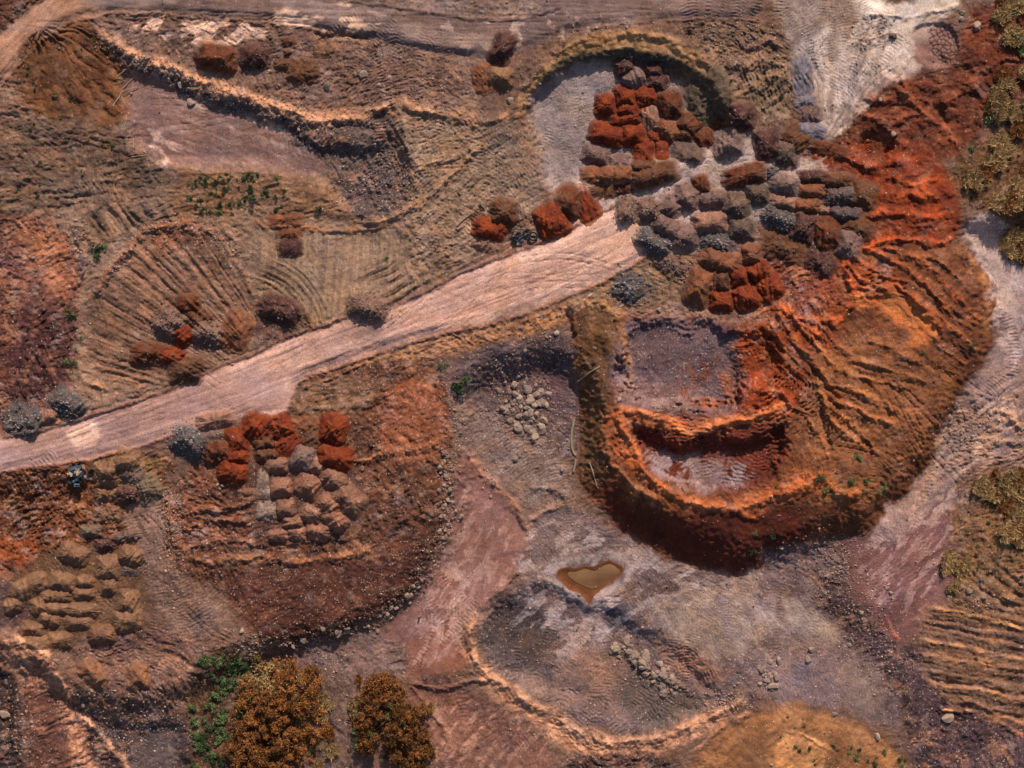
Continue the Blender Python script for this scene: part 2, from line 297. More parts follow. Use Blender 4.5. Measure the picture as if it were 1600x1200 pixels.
# strip of ground along the road's lower side and the dark gravel yard
CL('460,600 520,575 650,538 800,505 892,470 892,500 820,528 740,545 680,565 600,600 500,640', (168, 116, 72), (142, 98, 66), 8, 1.0, .4)
CL('680,570 740,548 880,512 900,560 905,640 895,700 860,720 780,690 735,650 705,620', (98, 80, 80), (104, 82, 78), 9, .5, .6)
CL('770,575 880,560 890,620 860,640 770,620', (92, 68, 72), (104, 78, 78), 10, .5, .7)
CL('706,620 760,640 820,690 880,720 905,780 890,840 830,800 780,760 730,740 712,700', (122, 98, 90), (134, 106, 88), 10, .5, .5)
CL('712,720 735,700 770,760 810,810 830,840 800,900 745,960 735,1010 700,1050 640,1060 600,1040 560,1030 600,990 640,950 680,890 700,830 708,780', (128, 88, 80), (140, 98, 84), 7, .15, .1)
CL('620,1050 655,970 735,990 740,1030 700,1056', (142, 92, 72), (128, 84, 70), 8, .15, .05)
CL('700,830 735,830 730,1020 660,1010', (178, 140, 126), None, 10, None, None, patch=.3, ns=40)
CL('1290,840 1360,836 1420,780 1500,760 1560,820 1500,900 1480,960 1430,1000 1380,1010 1330,930', (122, 80, 74), (112, 76, 72), 9, .15, .15)
CL('1500,350 1560,330 1600,400 1750,420 1750,700 1600,690 1500,740 1400,860 1340,850 1402,792 1452,724 1484,672 1502,612 1542,562 1566,500 1540,420', (146, 118, 108), (130, 106, 100), 6, .35, .2)
CL('1500,340 1560,330 1590,380 1610,440 1600,520 1570,500 1545,430 1515,390', (172, 146, 134), (156, 130, 122), 6, .2, .1)
CL('1480,640 1600,610 1750,600 1750,700 1500,720 1440,790 1420,800 1450,730', (170, 132, 104), (138, 106, 92), 8, .9, .5, patch=-.1, ns=40)
CL('1380,790 1480,700 1520,760 1440,850 1340,860', (172, 140, 128), None, 10, None, None, patch=.18, ns=34)
# southern basin and its surroundings
CL('830,810 900,790 960,830 1040,880 1150,915 1220,870 1290,860 1330,940 1400,1050 1430,1150 1330,1110 1200,1080 1120,1110 1000,1150 900,1130 800,1080 745,1010 760,950 830,890', (128, 104, 96), (106, 86, 84), 10, .4, .6)
CL('760,920 1300,880 1330,1080 1000,1140 800,1070', (92, 74, 76), (104, 80, 74), 12, None, None, patch=.12, ns=44, pa=(-35, 1.6), op=.75)
CL('760,920 1300,880 1330,1080 1000,1140 800,1070', (146, 112, 92), None, 12, None, None, patch=.2, ns=30, pa=(40, 1.8), op=.6)
CL('740,960 780,925 850,940 860,1000 820,1060 760,1030', (78, 66, 64), (94, 78, 74), 12, .4, .5)
CL('1040,920 1160,930 1200,1000 1120,1040 1040,1010', (150, 124, 104), (132, 110, 98), 24, .25, .4)
CL('860,920 900,900 930,960 960,1000 900,1040 850,1020', (164, 140, 130), (140, 116, 108), 14, None, None, patch=.0, ns=36)
CL('1225,935 1300,960 1320,1000 1270,1000 1225,970', (156, 132, 114), (140, 118, 104), 12, .2, .3)
CL('900,1000 960,1010 1000,1060 940,1080 880,1060', (146, 108, 88), (122, 96, 86), 16, .4, .3)
CL('1030,1000 1100,1020 1140,1060 1100,1075 1050,1050', (160, 114, 90), (140, 104, 90), 14, .4, .3)
CL('985,1040 1050,1085 1100,1090 1090,1125 1010,1150 960,1100', (92, 80, 76), (104, 88, 78), 14, .3, .3)
CL('940,940 990,950 1000,980 950,985', (100, 90, 92), None, 14)
CL('1100,900 1200,900 1230,1000 1150,1030 1090,960', (146, 124, 114), (126, 106, 104), 22, None, None, patch=0, ns=40)
CL('1180,1020 1300,1030 1340,1100 1220,1100 1170,1060', (118, 100, 102), (130, 104, 98), 18, .3, .4)
CL('1320,1030 1370,1060 1380,1140 1340,1120 1310,1070', (136, 112, 100), (118, 98, 90), 14, .2, .3)
CL('1180,860 1290,845 1330,880 1320,920 1260,900 1200,890', (104, 86, 88), (122, 98, 94), 8, .8, .9)
CL('1260,895 1310,900 1350,960 1400,1010 1440,1010 1460,1060 1500,1100 1750,1180 1750,1350 1430,1350 1425,1150 1390,1060 1330,1000 1290,960', (90, 68, 70), (76, 58, 62), 9, .9, .8)
CL('1420,1130 1480,1140 1520,1190 1480,1250 1430,1200', (134, 88, 68), None, 12, None, None, patch=.1, ns=26)
CL('742,955 735,1000 752,1040 800,1085 850,1110 905,1145 960,1160 1040,1150 1100,1110 1160,1095 1150,1125 1090,1150 1030,1182 940,1185 880,1170 830,1130 770,1085 728,1030 722,990', (192, 136, 98), (166, 116, 84), 12, .8, .5)  # basin rim, colour brightened to show the slope as sunlit
CL('870,1180 960,1175 1060,1180 1100,1350 850,1350', (112, 78, 64), (84, 62, 58), 8, 1.2, .8)
CL('1080,1180 1140,1130 1190,1108 1260,1098 1330,1122 1420,1180 1440,1350 1060,1350', (150, 104, 66), (128, 86, 54), 10, .3, .15)
CL('1225,1140 1270,1150 1300,1180 1260,1240 1200,1200', (196, 136, 80), (176, 120, 70), 5, .4, .05)
CL('640,1060 700,1062 770,1095 830,1140 880,1180 860,1350 560,1350 580,1180', (132, 90, 72), (118, 80, 68), 10, .4, .2)
CL('440,1010 560,990 640,1000 630,1060 560,1080 500,1040 430,1030', (124, 98, 90), (112, 88, 82), 9, .6, .5)
CL('480,1060 560,1050 560,1180 600,1350 480,1350', (120, 94, 82), (106, 82, 72), 12, .6, .3)
CL('1440,950 1500,930 1600,920 1750,900 1750,1180 1600,1140 1500,1110 1450,1070 1430,1000', (140, 100, 68), (124, 92, 74), 10, .7, .3)
CL('1480,780 1560,740 1750,720 1750,930 1560,930 1480,960 1500,880', (116, 84, 58), (132, 94, 56), 12, .9, .4)
# middle mound soils
CL('455,600 560,570 650,556 694,590 706,640 704,700 700,760 690,840 665,890 630,940 580,972 520,996 440,1008 400,996 372,955 345,915 300,912 270,880 252,830 252,770 300,720 400,650', (116, 72, 50), (94, 62, 50), 5, 1.0, .45)
CL('340,900 400,880 560,880 640,840 690,800 690,840 665,890 630,940 580,972 520,996 440,1008 400,996 372,955', (102, 60, 46), (86, 52, 42), 10, .65, .6)
CL('590,600 680,590 705,640 700,700 640,740 590,700', (150, 90, 62), (132, 74, 44), 12, .8, .3)
CL('260,780 300,740 360,760 400,860 330,880 270,860', (112, 70, 52), (140, 88, 62), 10, 1.3, .7)
CL('450,600 530,585 600,600 560,650 460,650', (110, 84, 68), (134, 96, 66), 8, .8, .4)
CL('380,700 500,690 580,760 560,840 400,850 380,780', (104, 74, 62), (92, 64, 54), 14, .4, .6)
# south-west
CL('-150,735 140,720 230,700 270,720 260,790 250,850 180,850 100,870 -150,880', (122, 72, 42), (100, 60, 40), 10, 1.4, .4)
CL('-150,820 60,830 60,880 30,900 -150,900', (160, 84, 40), (130, 66, 34), 12, 1.2, .2)
CL('150,700 240,700 262,760 210,790 150,760', (136, 98, 54), (110, 82, 56), 10, 1.0, .4)
CL('20,900 90,850 240,850 250,930 200,990 120,1000 60,1010 10,960', (116, 84, 58), (100, 74, 54), 12, .4, .3)
CL('185,790 240,770 256,800 262,880 310,925 345,935 370,975 330,1000 270,990 240,930 215,860', (142, 110, 92), (130, 98, 82), 8, .35, .2)
CL('-150,900 20,905 50,960 30,990 -150,1000', (100, 74, 70), (88, 64, 60), 8, .6, .4)
CL('100,1000 240,980 330,1000 370,1040 330,1100 250,1120 190,1140 140,1080', (126, 90, 70), (108, 80, 72), 12, .9, .6)
CL('-150,985 30,995 70,1020 110,1090 150,1150 190,1350 30,1350 30,1150 40,1080 0,1020 -150,1020', (170, 120, 90), (134, 88, 66), 8, 1.2, .7)  # diagonal track bank, painted in its lit tone
CL('30,1060 80,1090 110,1150 120,1350 30,1350 25,1150', (116, 74, 58), (98, 64, 56), 8, .7, .5)
CL('95,1060 130,1090 160,1120 200,1145 250,1115 300,1108 310,1350 200,1350 150,1180 110,1110', (82, 68, 70), (70, 58, 60), 8, 1.0, .9)
CL('200,1150 290,1120 300,1350 190,1350', (106, 88, 84), None, 12, .5, .6)
CL('300,1010 370,1020 400,1080 420,1350 290,1350 300,1150', (84, 62, 46), (104, 72, 50), 10, .8, .4)
CL('-150,1030 20,1040 32,1090 24,1180 40,1350 -150,1350', (84, 68, 64), (70, 52, 46), 6, 1.3, .5)
for t_, c_, pt_, ns_, pa_ in [('700,720 830,840 745,1000 640,1060 620,1000 700,900', (176, 138, 124), .16, 13, (62, 3)), ('700,830 735,830 730,1020 660,1010', (184, 148, 132), .05, 24, (70, 1.6)),
  ('1340,860 1460,770 1500,860 1420,980 1350,930', (176, 140, 130), .14, 13, (50, 2.6)), ('1480,640 1640,600 1640,760 1440,800', (184, 150, 128), .12, 12, (40, 3)),
  ('640,1080 880,1130 860,1200 600,1200', (176, 134, 112), .16, 11, (55, 4)), ('830,800 1000,850 1150,920 1000,1000 800,1000 800,900', (172, 152, 144), .12, 22, (30, 2)), ('1000,930 1250,900 1300,1000 1100,1060', (160, 138, 122), .14, 18, (-40, 2.5)),
  ('200,110 520,230 500,265 250,250', (164, 134, 122), .16, 14, (-20, 3)), ('640,180 800,200 800,330 640,430', (164, 134, 108), .16, 12, (40, 3)), ('150,360 390,400 380,540 180,600', (162, 124, 98), .18, 10, (-35, 5)), ('1510,340 1620,400 1620,600 1560,560', (180, 158, 148), .05, 18, (70, 2)),
  ('720,640 900,640 900,780 800,790', (150, 128, 116), .1, 16, (30, 2)), ('880,280 1060,240 1280,200 1300,300 1080,400 960,340', (178, 158, 146), .08, 14, (30, 2))]:
    CL(t_, c_, None, 10, None, None, patch=pt_, ns=ns_, pa=pa_, op=.6)
# roads last
CL(ROAD, (178, 138, 120), (166, 126, 110), 4, .14, .05, .55)
CL('-150,705 0,686 57,677 150,650 212,630 292,600 345,576 400,560 460,600 400,650 270,676 212,697 140,716 0,735 -150,752', (158, 122, 112), (148, 114, 106), 8, .1, .03, .35)
CL('640,474 800,405 960,325 1000,350 1010,390 900,448 800,488 700,508', (200, 158, 134), (182, 142, 122), 14, None, None, patch=-.05, ns=60, pa=(24, 4))
CL('545,505 600,495 600,530 560,535 540,520', (150, 120, 108), None, 12)
CL('100,676 118,664 154,655 156,690 140,700 114,698 110,684', (212, 170, 146), (200, 160, 138), 3, .05, 0, .3)
CL(TRACK, (150, 124, 112), None, 10, None, None, patch=.2, ns=30, pa=(-4, 7))
# ---------------- ridges, windrows, ditches ----------------
wr = (112, 66, 50)
for t, h, wd, c in [
  ('0,684 57,674 150,647 212,627 292,597 345,572 400,549 470,519 540,495', 3.2, 5, (104, 62, 50)),
  ('620,478 645,466 695,438 762,407 800,395 862,371 912,347 962,318', 3.0, 6, (120, 80, 68)),
  ('0,739 140,720 200,703 215,697', 3.0, 5, (128, 70, 46)), ('215,699 270,680 300,668', 2.2, 4, wr),
  ('462,602 500,582 575,557 650,533 700,521 800,499 900,460 950,437 1018,396', 2.8, 4.5, (134, 86, 62)),
  ('470,610 520,588 580,564 655,541 720,526 800,508 880,480', 1.8, 4, (150, 100, 66)),
  ('0,140 36,92 66,60 112,34 160,24', 2.5, 4, (130, 90, 64)),
  ('160,21 250,20 300,27 400,34 500,46', 2.2, 4, (104, 70, 56)),
  ('540,2 640,14 700,25 750,32 800,32 830,26 880,12', 1.8, 5, (84, 62, 56)),
  ('880,50 1000,34 1060,33 1100,28 1200,34', 1.6, 4, None),
  # north-west scarp rim
  ('150,48 172,68 205,84 255,98 300,122 350,142 400,156 452,172 500,192 545,188 585,176 618,162', 5, 12, (184, 132, 96)),
  ('622,162 632,195 640,240 655,300', 5, 16, None),
  ('620,162 660,172 700,180 760,188 800,182', 4, 14, (178, 128, 86)),
  ('560,175 620,165 700,176', 3, 10, None),
  # bowl rim
  ('800,190 812,148 832,115 862,88 900,66 950,54 1010,52 1066,68 1110,98 1140,134 1154,182', 7, 24, None),
  ('1232,100 1240,140 1244,190', 3, 8, None), ('1130,90 1160,110 1190,90 1230,105', 4, 10, None), ('1150,150 1190,120 1232,112', 5, 10, (156, 116, 72)),
  ('1150,60 1180,75 1200,60 1225,75', 5, 9, (128, 92, 76)),
  ('650,262 720,240 790,205', 3, 12, None), ('560,350 600,345 640,330 690,290 760,220', 4, 11, (160, 118, 80)),
  # great mound crests
  ('950,640 945,680 952,715 975,750 1005,775 1040,790', 6, 12, (164, 102, 62)),
  ('962,640 972,670 990,700 1005,732 1030,760 1065,780 1110,792 1150,795 1200,780 1240,765 1290,738', 7, 12, (176, 98, 50)),
  ('965,632 984,646 1006,644 1030,656 1062,672 1085,680 1108,664 1160,658 1200,646 1240,630', 5, 13, (196, 116, 66)), ('1092,668 1150,660 1210,648 1240,640', 3, 12, (176, 88, 40)),
  ('930,560 940,600 945,640', 4, 14, None), ('895,480 930,470 965,490 980,540 985,600', 6, 14, (150, 104, 60)),
  ('1325,465 1380,455 1430,470 1462,505 1464,545', 6, 14, None),
  ('1500,380 1530,430 1545,480 1540,530', 5, 14, (160, 106, 62)),
  ('1345,390 1400,370 1470,380 1500,372', 7, 12, (176, 76, 34)), ('1370,340 1420,335 1480,340', 5, 12, (170, 70, 30)),
  ('1310,240 1360,262 1440,248', 6, 14, (156, 66, 30)), ('1335,390 1320,420 1340,470', 6, 14, (176, 80, 34)),
  ('1240,490 1290,505 1320,495 1335,470', 6, 10, (190, 86, 36)), ('1160,500 1210,480 1240,490 1300,540', 4, 9, (180, 86, 38)),
  ('1290,740 1300,770 1340,775 1350,760', 5, 14, (176, 100, 50)), ('1150,795 1170,812 1200,800', 5, 9, (180, 100, 50)),
  ('1155,545 1180,530 1215,545 1225,580', 5, 10, None),
  ('1180,610 1240,618 1235,655', 6, 12, None),
  # basin rims
  ('738,960 732,1000 745,1036 790,1078 845,1108 900,1142 960,1162 1040,1152 1110,1118 1165,1096', 7, 17, (176, 130, 98)),
  ('745,955 770,930 800,905 812,870 830,845', 4, 12, None), ('722,700 750,740 790,775 815,815 830,835', 4, 12, (160, 114, 88)),
  ('815,820 850,800 880,790', 5, 12, (150, 112, 92)), ('830,760 880,765 890,800', 4, 12, None),
  ('1035,1045 1060,1075 1090,1085 1120,1085', 5, 9, None), ('960,1010 1000,1035 1040,1065', 4, 12, None),
  ('640,1066 680,1078 720,1066 760,1060', 5, 7, (120, 84, 70)), ('640,1066 670,1110 700,1140 690,1180', 5, 8, (144, 96, 72)),
  # mid mound lip
  ('260,790 275,860 330,880 400,868 470,880 540,870 590,850', 5, 12, (150, 96, 60)), ('590,850 620,820 650,800', 4, 12, None),
  ('540,720 600,712 640,705 690,690', 4, 9, (160, 104, 70)), ('450,640 520,640 600,620 640,610', 4, 12, None),
  ('280,800 340,795 400,780', 4, 7, (140, 84, 58)), ('270,830 330,815 390,812', 4, 7, (140, 84, 58)), ('290,858 350,842 400,850', 4, 7, (140, 90, 62)),
  # south-west track bank
  ('0,990 60,1010 95,1060 120,1110 170,1160 210,1230', 8, 16, (190, 138, 104)), ('30,1030 40,1080 35,1140 40,1200', 6, 9, (120, 96, 88)),
  # stage banks near fans
  ('140,470 165,428 212,368 250,352 300,352 335,362', 5, 10, (150, 98, 70)), ('335,362 372,412 400,470', 3, 6, (150, 106, 76)),
  ('330,345 375,382', 3, 8, None), ('395,352 440,350 520,360 575,362 600,352', 4, 8, (150, 98, 62)),
  ('395,478 430,468 470,485 495,506', 4, 8, (130, 84, 66)), ('120,540 125,600 200,612 240,600', 3, 9, None), ('140,605 200,590 245,598', 4, 7, (156, 110, 68)),
  ('118,345 122,370 128,400 125,440', 6, 10, (104, 84, 82)), ('95,350 118,380 122,480 118,520', 4, 12, None),
  ('1440,1000 1500,1010 1600,1030', 3, 6, (176, 122, 78)), ('1425,1020 1500,1035 1600,1048', 4, 6, (180, 122, 76)),
  ('1470,1070 1530,1078 1600,1095', 4, 6, (176, 120, 76)), ('1470,1110 1520,1112', 4, 5, (190, 130, 84)), ('1500,1090 1560,1118 1600,1130', 4, 6, (170, 112, 74)),
  ('1560,1128 1600,1150', 4, 6, (180, 116, 76)), ('1450,950 1520,960 1600,985', 4, 6, (170, 120, 72)), ('1380,960 1405,1000', 2, 6, (160, 92, 72)),
  ('1545,650 1560,640 1600,670', 5, 9, (180, 136, 102)), ('1500,600 1530,630 1520,660', 3, 9, None), ('1540,700 1560,685 1600,690', 4, 8, (176, 132, 96)),
  ('1300,222 1345,176 1400,118 1430,80', 2, 7, (176, 152, 132)), ('1350,20 1400,30 1440,22 1500,6', 3, 7, (178, 160, 144)),
  ('1505,104 1540,110 1570,90 1600,95', 4, 12, None), ('1080,1180 1140,1130 1190,1104', 4, 9, (176, 120, 84)),
  ('1225,1140 1262,1150 1300,1178', 3, 6, (206, 146, 92)),
  ('1330,400 1380,428 1430,468 1475,520', 5, 8, (166, 78, 38)), ('1345,385 1400,404 1450,444 1500,505', 5, 8, (168, 80, 40)), ('1372,384 1430,402 1480,442 1532,505', 5, 8, (160, 84, 46)),
  ('1322,412 1350,440 1390,452', 4, 6, (176, 84, 38)), ('1335,432 1372,440 1412,450', 2.5, 4, (176, 84, 40)), ('1335,446 1380,452 1425,458', 2.5, 4, (178, 88, 42)), ('1340,420 1380,434 1420,440', 2.5, 4, (170, 80, 40)),
  ('1440,470 1480,505 1535,555', 4, 7, (166, 96, 52)), ('1480,470 1530,510', 4, 7, (168, 100, 56)), ('1470,545 1512,572', 3, 6, (166, 96, 52)), ('1420,395 1470,410 1510,440', 4, 8, (150, 90, 54)),
  ('1228,470 1268,530 1312,582', 5, 7, (172, 98, 52)), ('1212,482 1248,540 1292,592 1330,640', 5, 7, (160, 92, 52)), ('1196,492 1232,552', 4, 6, (168, 92, 48)), ('1246,468 1290,520 1330,560', 4, 7, (150, 88, 56)), ('1262,462 1310,512', 3, 6, (150, 84, 52)),
  ('1262,592 1330,604 1400,640', 5, 9, (178, 112, 62)), ('1270,612 1340,642 1402,662', 5, 9, (174, 106, 60)), ('1282,624 1332,664 1372,712', 5, 9, (172, 108, 60)), ('1276,604 1300,652 1350,702', 5, 9, (178, 110, 60)), ('1250,640 1290,700 1300,722', 4, 8, (170, 102, 56)),
  ('1330,560 1400,580 1460,600', 4, 10, (150, 98, 60)), ('1340,530 1400,545 1440,570', 4, 10, (144, 92, 58)), ('1290,560 1340,590 1420,610', 4, 8, (160, 104, 60)), ('1400,110 1420,160 1480,200 1500,240', 5, 14, (160, 88, 54)), ('1340,180 1400,190 1460,170 1540,120', 5, 14, (156, 86, 56)),
  ('1380,270 1420,290 1470,285', 5, 12, (170, 84, 44)), ('1390,310 1430,300 1470,315', 5, 12, (176, 84, 42)), ('1345,345 1390,330', 5, 10, (176, 80, 38)), ('1350,150 1380,160 1420,140', 4, 9, (150, 90, 62)),
]: RG(t, h, wd, .9 if wd > 6 else .5, 1.0, c, .75)  # pale crest colours paint in the sunlit look of the ridges
for t, h, wd in [('0,680 150,643 292,593 400,545', -1.5, 5), ('500,50 520,60 540,52 590,60', -5, 9), ('495,44 510,75', -4, 7), ('545,55 575,62', -4, 7),
  ('500,1120 540,1150 520,1200', -2, 10), ('888,480 892,540', -10, 9), ('605,352 630,345', -2, 5), ('100,1010 130,1050 170,1100', -4, 14),
  ('1260,570 1300,610 1350,650', -4, 10), ('1320,560 1370,620 1400,660', -4, 10), ('1280,620 1290,680 1300,720', -3, 8), ('1440,560 1500,600', -3, 8)]:
    RG(t, h, wd, .6, 0)
# ---------------- furrows and streaks ----------------
FU('135,470 165,428 215,368 250,356 300,356 335,366 372,412 398,480 372,545 300,588 180,612 145,580', ('r', 506, 668), 8.5, 3.2, (92, 68, 56), .55, 8, 30, .14, brk=.6)
FU('375,362 600,362 640,380 600,475 500,500 430,500 400,470', ('a', 85), 6, 1.6, (158, 128, 98), .6, 8, 26, .12, brk=.3)
FU('400,420 440,400 520,450 500,505 430,520 400,480', ('c', 380, 530), 7, 2.8, (92, 74, 56), .6, 10, 14, .1, brk=.3)
FU('560,420 640,380 740,420 690,445 640,470 560,480', ('a', 32), 8, 2.6, (96, 78, 56), .5, 10, 12)
FU('600,190 820,200 820,300 700,360 640,330', ('a', 30), 9, 1.2, (120, 98, 74), .4, 14, 10, .4)
FU('640,330 760,260 800,330 740,410 640,470', ('a', 50), 8, 1.3, (150, 122, 98), .4, 14, 10, .4)
FU('20,60 90,40 150,40 195,110 190,185 100,185 40,150', ('r', 58, 30), 13, 4.6, (84, 54, 36), .5, 14, 6, .7)
FU('-100,140 30,100 60,150 40,190 -100,200', ('a', -10), 9, 3.0, (100, 66, 44), .4, 10, 9)
FU('-120,195 180,195 250,255 260,300 180,330 -120,335', ('a', 5), 12, 2.8, (92, 76, 64), .45, 20, 10, .5)
FU('130,320 220,320 250,350 200,380 150,370', ('a', -50), 10, 4.0, (80, 68, 54), .6, 10, 8)
FU('200,320 280,310 275,350 210,355', ('a', -65), 10, 3.0, (90, 74, 58), .5, 8, 8)
FU('215,255 480,262 540,320 500,345 290,350', ('a', 5), 10, 1.8, (104, 78, 52), .4, 14, 7)
FU('1440,945 1600,925 1720,930 1720,1150 1600,1140 1500,1105 1440,1060', ('a', -11), 12, 3.8, (88, 66, 54), .6, 12, 18, .3, brk=.5)
FU('1500,905 1600,860 1700,900 1700,950 1540,960', ('a', -38), 12, 3.5, (100, 74, 56), .4, 12, 10)
FU('0,560 120,480 130,560 90,650 0,690', ('a', -62), 10, 3.0, (80, 50, 46), .4, 14, 9)
FU('1180,500 1260,540 1330,640 1290,650 1220,600 1170,550', ('a', -42), 8, 3.5, (96, 56, 34), .6, 12, 12)
FU('1260,560 1380,540 1430,600 1400,690 1340,730 1260,680', ('r', 1230, 560), 15, 2.0, (110, 68, 42), .35, 30, 5, .5)
FU('1330,400 1500,390 1555,470 1545,560 1480,580 1400,520 1340,470', ('a', -38), 12, 2.4, (104, 56, 34), .4, 20, 8, .5)
FU('1360,270 1500,260 1500,370 1380,390', ('a', 4), 22, 4.5, (124, 54, 30), .4, 24, 3, .9)
FU('1340,100 1560,60 1560,200 1480,250 1340,230', ('a', -22), 30, 5.0, (104, 52, 36), .4, 24, 2.2, .9)
FU('1180,640 1260,600 1280,660 1220,650', ('a', -35), 7, 3.0, None, 0, 10, 6)
FU('900,490 970,490 960,620 950,760 910,740', ('a', 82), 14, 2.5, (92, 62, 40), .3, 10, 6)
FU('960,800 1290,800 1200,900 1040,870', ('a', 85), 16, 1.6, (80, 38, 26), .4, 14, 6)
FU(ROAD, ('a', 22), 6, .5, (146, 108, 94), .45, 6, 22, .1)
FU(ROAD, ('a', 17), 12, .5, (200, 164, 142), .28, 6, 12, .1, 4)
FU('100,-60 1200,-60 1200,34 1000,34 820,78 700,88 560,58 400,30 160,20', ('a', -2), 6, .4, (108, 86, 78), .35, 6, 22, .1)
FU('-150,180 -150,110 0,58 22,34 48,12 82,-8 130,-30 160,20 112,30 66,56 36,88 0,136', ('a', 48), 6, .5, (136, 96, 72), .5, 6, 22, .1)
FU('1232,40 1500,0 1430,80 1380,120 1302,218 1255,200', ('r', 1298, 226), 9, 1.5, (120, 102, 92), .5, 10, 12)
FU('1232,40 1500,0 1430,80 1380,120 1302,218 1255,200', ('r', 1300, 226), 22, .3, (200, 180, 164), .5, 10, 6, .6, 3)
FU('1232,60 1330,40 1300,140 1250,120', ('a', 80), 9, 1.2, (170, 150, 134), .4, 12, 8)
FU('1060,40 1230,70 1236,190 1150,150', ('a', 40), 12, 4.0, (96, 76, 62), .4, 12, 7)
FU('520,180 620,172 660,260 645,320 560,330 500,250', ('a', -60), 7, 2.0, (84, 70, 66), .4, 12, 6)
FU('200,110 520,240 500,270 250,250', ('a', -18), 9, .7, (108, 82, 76), .4, 14, 12)
FU('-120,745 180,730 120,800 -120,880', ('a', 40), 12, 2.6, (90, 58, 44), .4, 14, 5, .5)
FU('260,780 400,760 600,860 400,880 280,880', ('a', 8), 11, 2.6, (88, 60, 50), .4, 14, 4, .5)
FU('560,600 700,640 690,830 600,900', ('a', -35), 12, 2.4, (96, 64, 50), .4, 16, 4, .5)
FU('710,720 830,840 740,1000 640,1060 640,980', ('a', 70), 12, .6, (150, 112, 100), .4, 14, 10)
FU('640,1090 860,1180 800,1350 600,1300', ('a', 62), 10, 1.6, (150, 106, 86), .5, 14, 8)
FU('1300,840 1500,770 1480,960 1400,1000', ('a', 30), 12, .6, (150, 112, 104), .4, 14, 10)
FU('1500,600 1640,560 1640,760 1450,800', ('a', 35), 9, 2.2, (116, 94, 90), .4, 14, 7)
FU('1080,1120 1330,1120 1440,1300 1060,1300', ('a', 35), 9, .9, (120, 76, 44), .4, 14, 7)
FU('190,790 256,790 340,935 260,985', ('a', -62), 8, 1.0, (118, 88, 74), .4, 12, 14)
FU('100,990 340,1000 340,1100 160,1120', ('a', -25), 10, 2.4, (96, 70, 64), .4, 14, 8)
FU('40,1020 120,1080 200,1250 80,1250 50,1100', ('a', 22), 7, 3.0, (120, 80, 62), .4, 10, 4)
# cleat ripples
RP('830,800 900,790 1150,915 1290,900 1380,1060 1330,1110 1120,1110 1000,1150 900,1130 745,1010 780,920', 300, 60, .42, 2, 4.7, 7)
RP('725,940 745,940 760,1030 800,1080 950,1160 1040,1140 1050,1180 880,1180 730,1040', 70, 130, 1.0, 4, 6)
RP('470,70 700,90 740,150 620,165 500,160 430,130', 26, 70, .6, 5, 5)
RP('480,180 620,170 660,260 620,320 520,260', 40, 120, .9, 3)
RP('850,110 1000,100 1080,240 900,290 840,230', 40, 100, .35, 7, 4.6)
RP('1440,600 1640,560 1640,780 1340,860 1290,850', 46, 50, .55, 2)
RP('960,490 1150,500 1160,640 960,640', 46, 30, .5, 1)
RP('1000,690 1180,700 1200,770 1040,770', 34, 100, .9, 6, 6)
RP('260,740 700,600 690,850 400,900', 40, 0, .7, 8, 5)
RP('1180,560 1290,600 1260,680 1180,640', 20, -50, 1.6, 8, 7)
RP('0,750 260,760 240,900 0,900', 60, 20, 1.1, 1)
RP('710,620 900,640 900,790 730,740', 70, 100, .5, 4)
RP('1040,1080 1120,1090 1000,1150 980,1110', 24, 100, 1.0, 9, 5)
RP('120,150 640,150 640,470 120,470', 24, 40, .35, 11)
RP('100,980 340,1000 340,1110 160,1120', 40, 30, .8, 12)
RP('640,180 830,200 800,380 640,440', 60, 50, .7, 13)
RP('1300,850 1480,900 1400,1000', 26, 60, .4, 14)
RP('560,1000 760,960 860,1180 640,1180', 24, 60, .5, 15)
RP('1060,40 1230,70 1230,180 1150,160', 30, 40, .9, 16)
RP('1240,60 1400,60 1310,190', 40, 60, .5, 17, 4.6)
RP('200,790 330,900 330,980 230,900', 26, -60, .6, 18)
Z += RZ*.8
rnd_tracks('0,200 240,200 240,600 0,600', 14, 20, 60, 120, 5, -1.3, 1)
rnd_tracks('640,180 820,180 820,420 640,420', 10, 35, 30, 130, 5, -1.2, 2)
rnd_tracks('1250,40 1330,200', 8, 68, 12, 160, 4, -1.0, 3)
rnd_tracks('760,830 1300,830 1300,1080 760,1080', 12, 30, 60, 150, 5, -1.0, 4)
rnd_tracks('200,800 340,1000', 6, -60, 25, 120, 4, -1.2, 5)
rnd_tracks('1320,700 1600,1000', 8, 50, 30, 130, 5, -1.0, 6)
rnd_tracks('200,120 500,250', 6, -15, 25, 120, 5, -.9, 7)
rnd_tracks('640,1080 860,1190', 6, 45, 40, 110, 5, -1.2, 8)
rnd_tracks('620,730 740,1030', 5, 65, 20, 140, 5, -.6, 9)
rnd_tracks('1240,520 1500,700', 8, -40, 30, 120, 5, -1.8, 10)
rnd_tracks('0,20 1200,40', 9, -3, 5, 300, 5, -.6, 11)
rnd_tracks('60,690 330,640', 8, 22, 8, 200, 5, -.5, 21, (146, 110, 98))
rnd_tracks('380,600 640,520', 9, 25, 8, 220, 5, -.5, 22, (150, 112, 98))
rnd_tracks('640,500 900,410', 10, 25, 12, 220, 5, -.5, 23, (164, 126, 108))
rnd_tracks('1250,60 1400,60', 9, -110, 16, 170, 4, -.9, 24, (128, 112, 102))
for k, (o, a) in enumerate([(8, -.5), (15, -.4), (24, -.5), (31, -.4), (38, -.5), (45, -.4)]):
    RG([(0, 690+o), (150, 655+o*1.05), (300, 602+o*1.3), (460, 534+o*1.3), (640, 474+o*1.1), (800, 405+o*1.7), (960, 332+o*1.6)], a, 2.5, .3, 0)
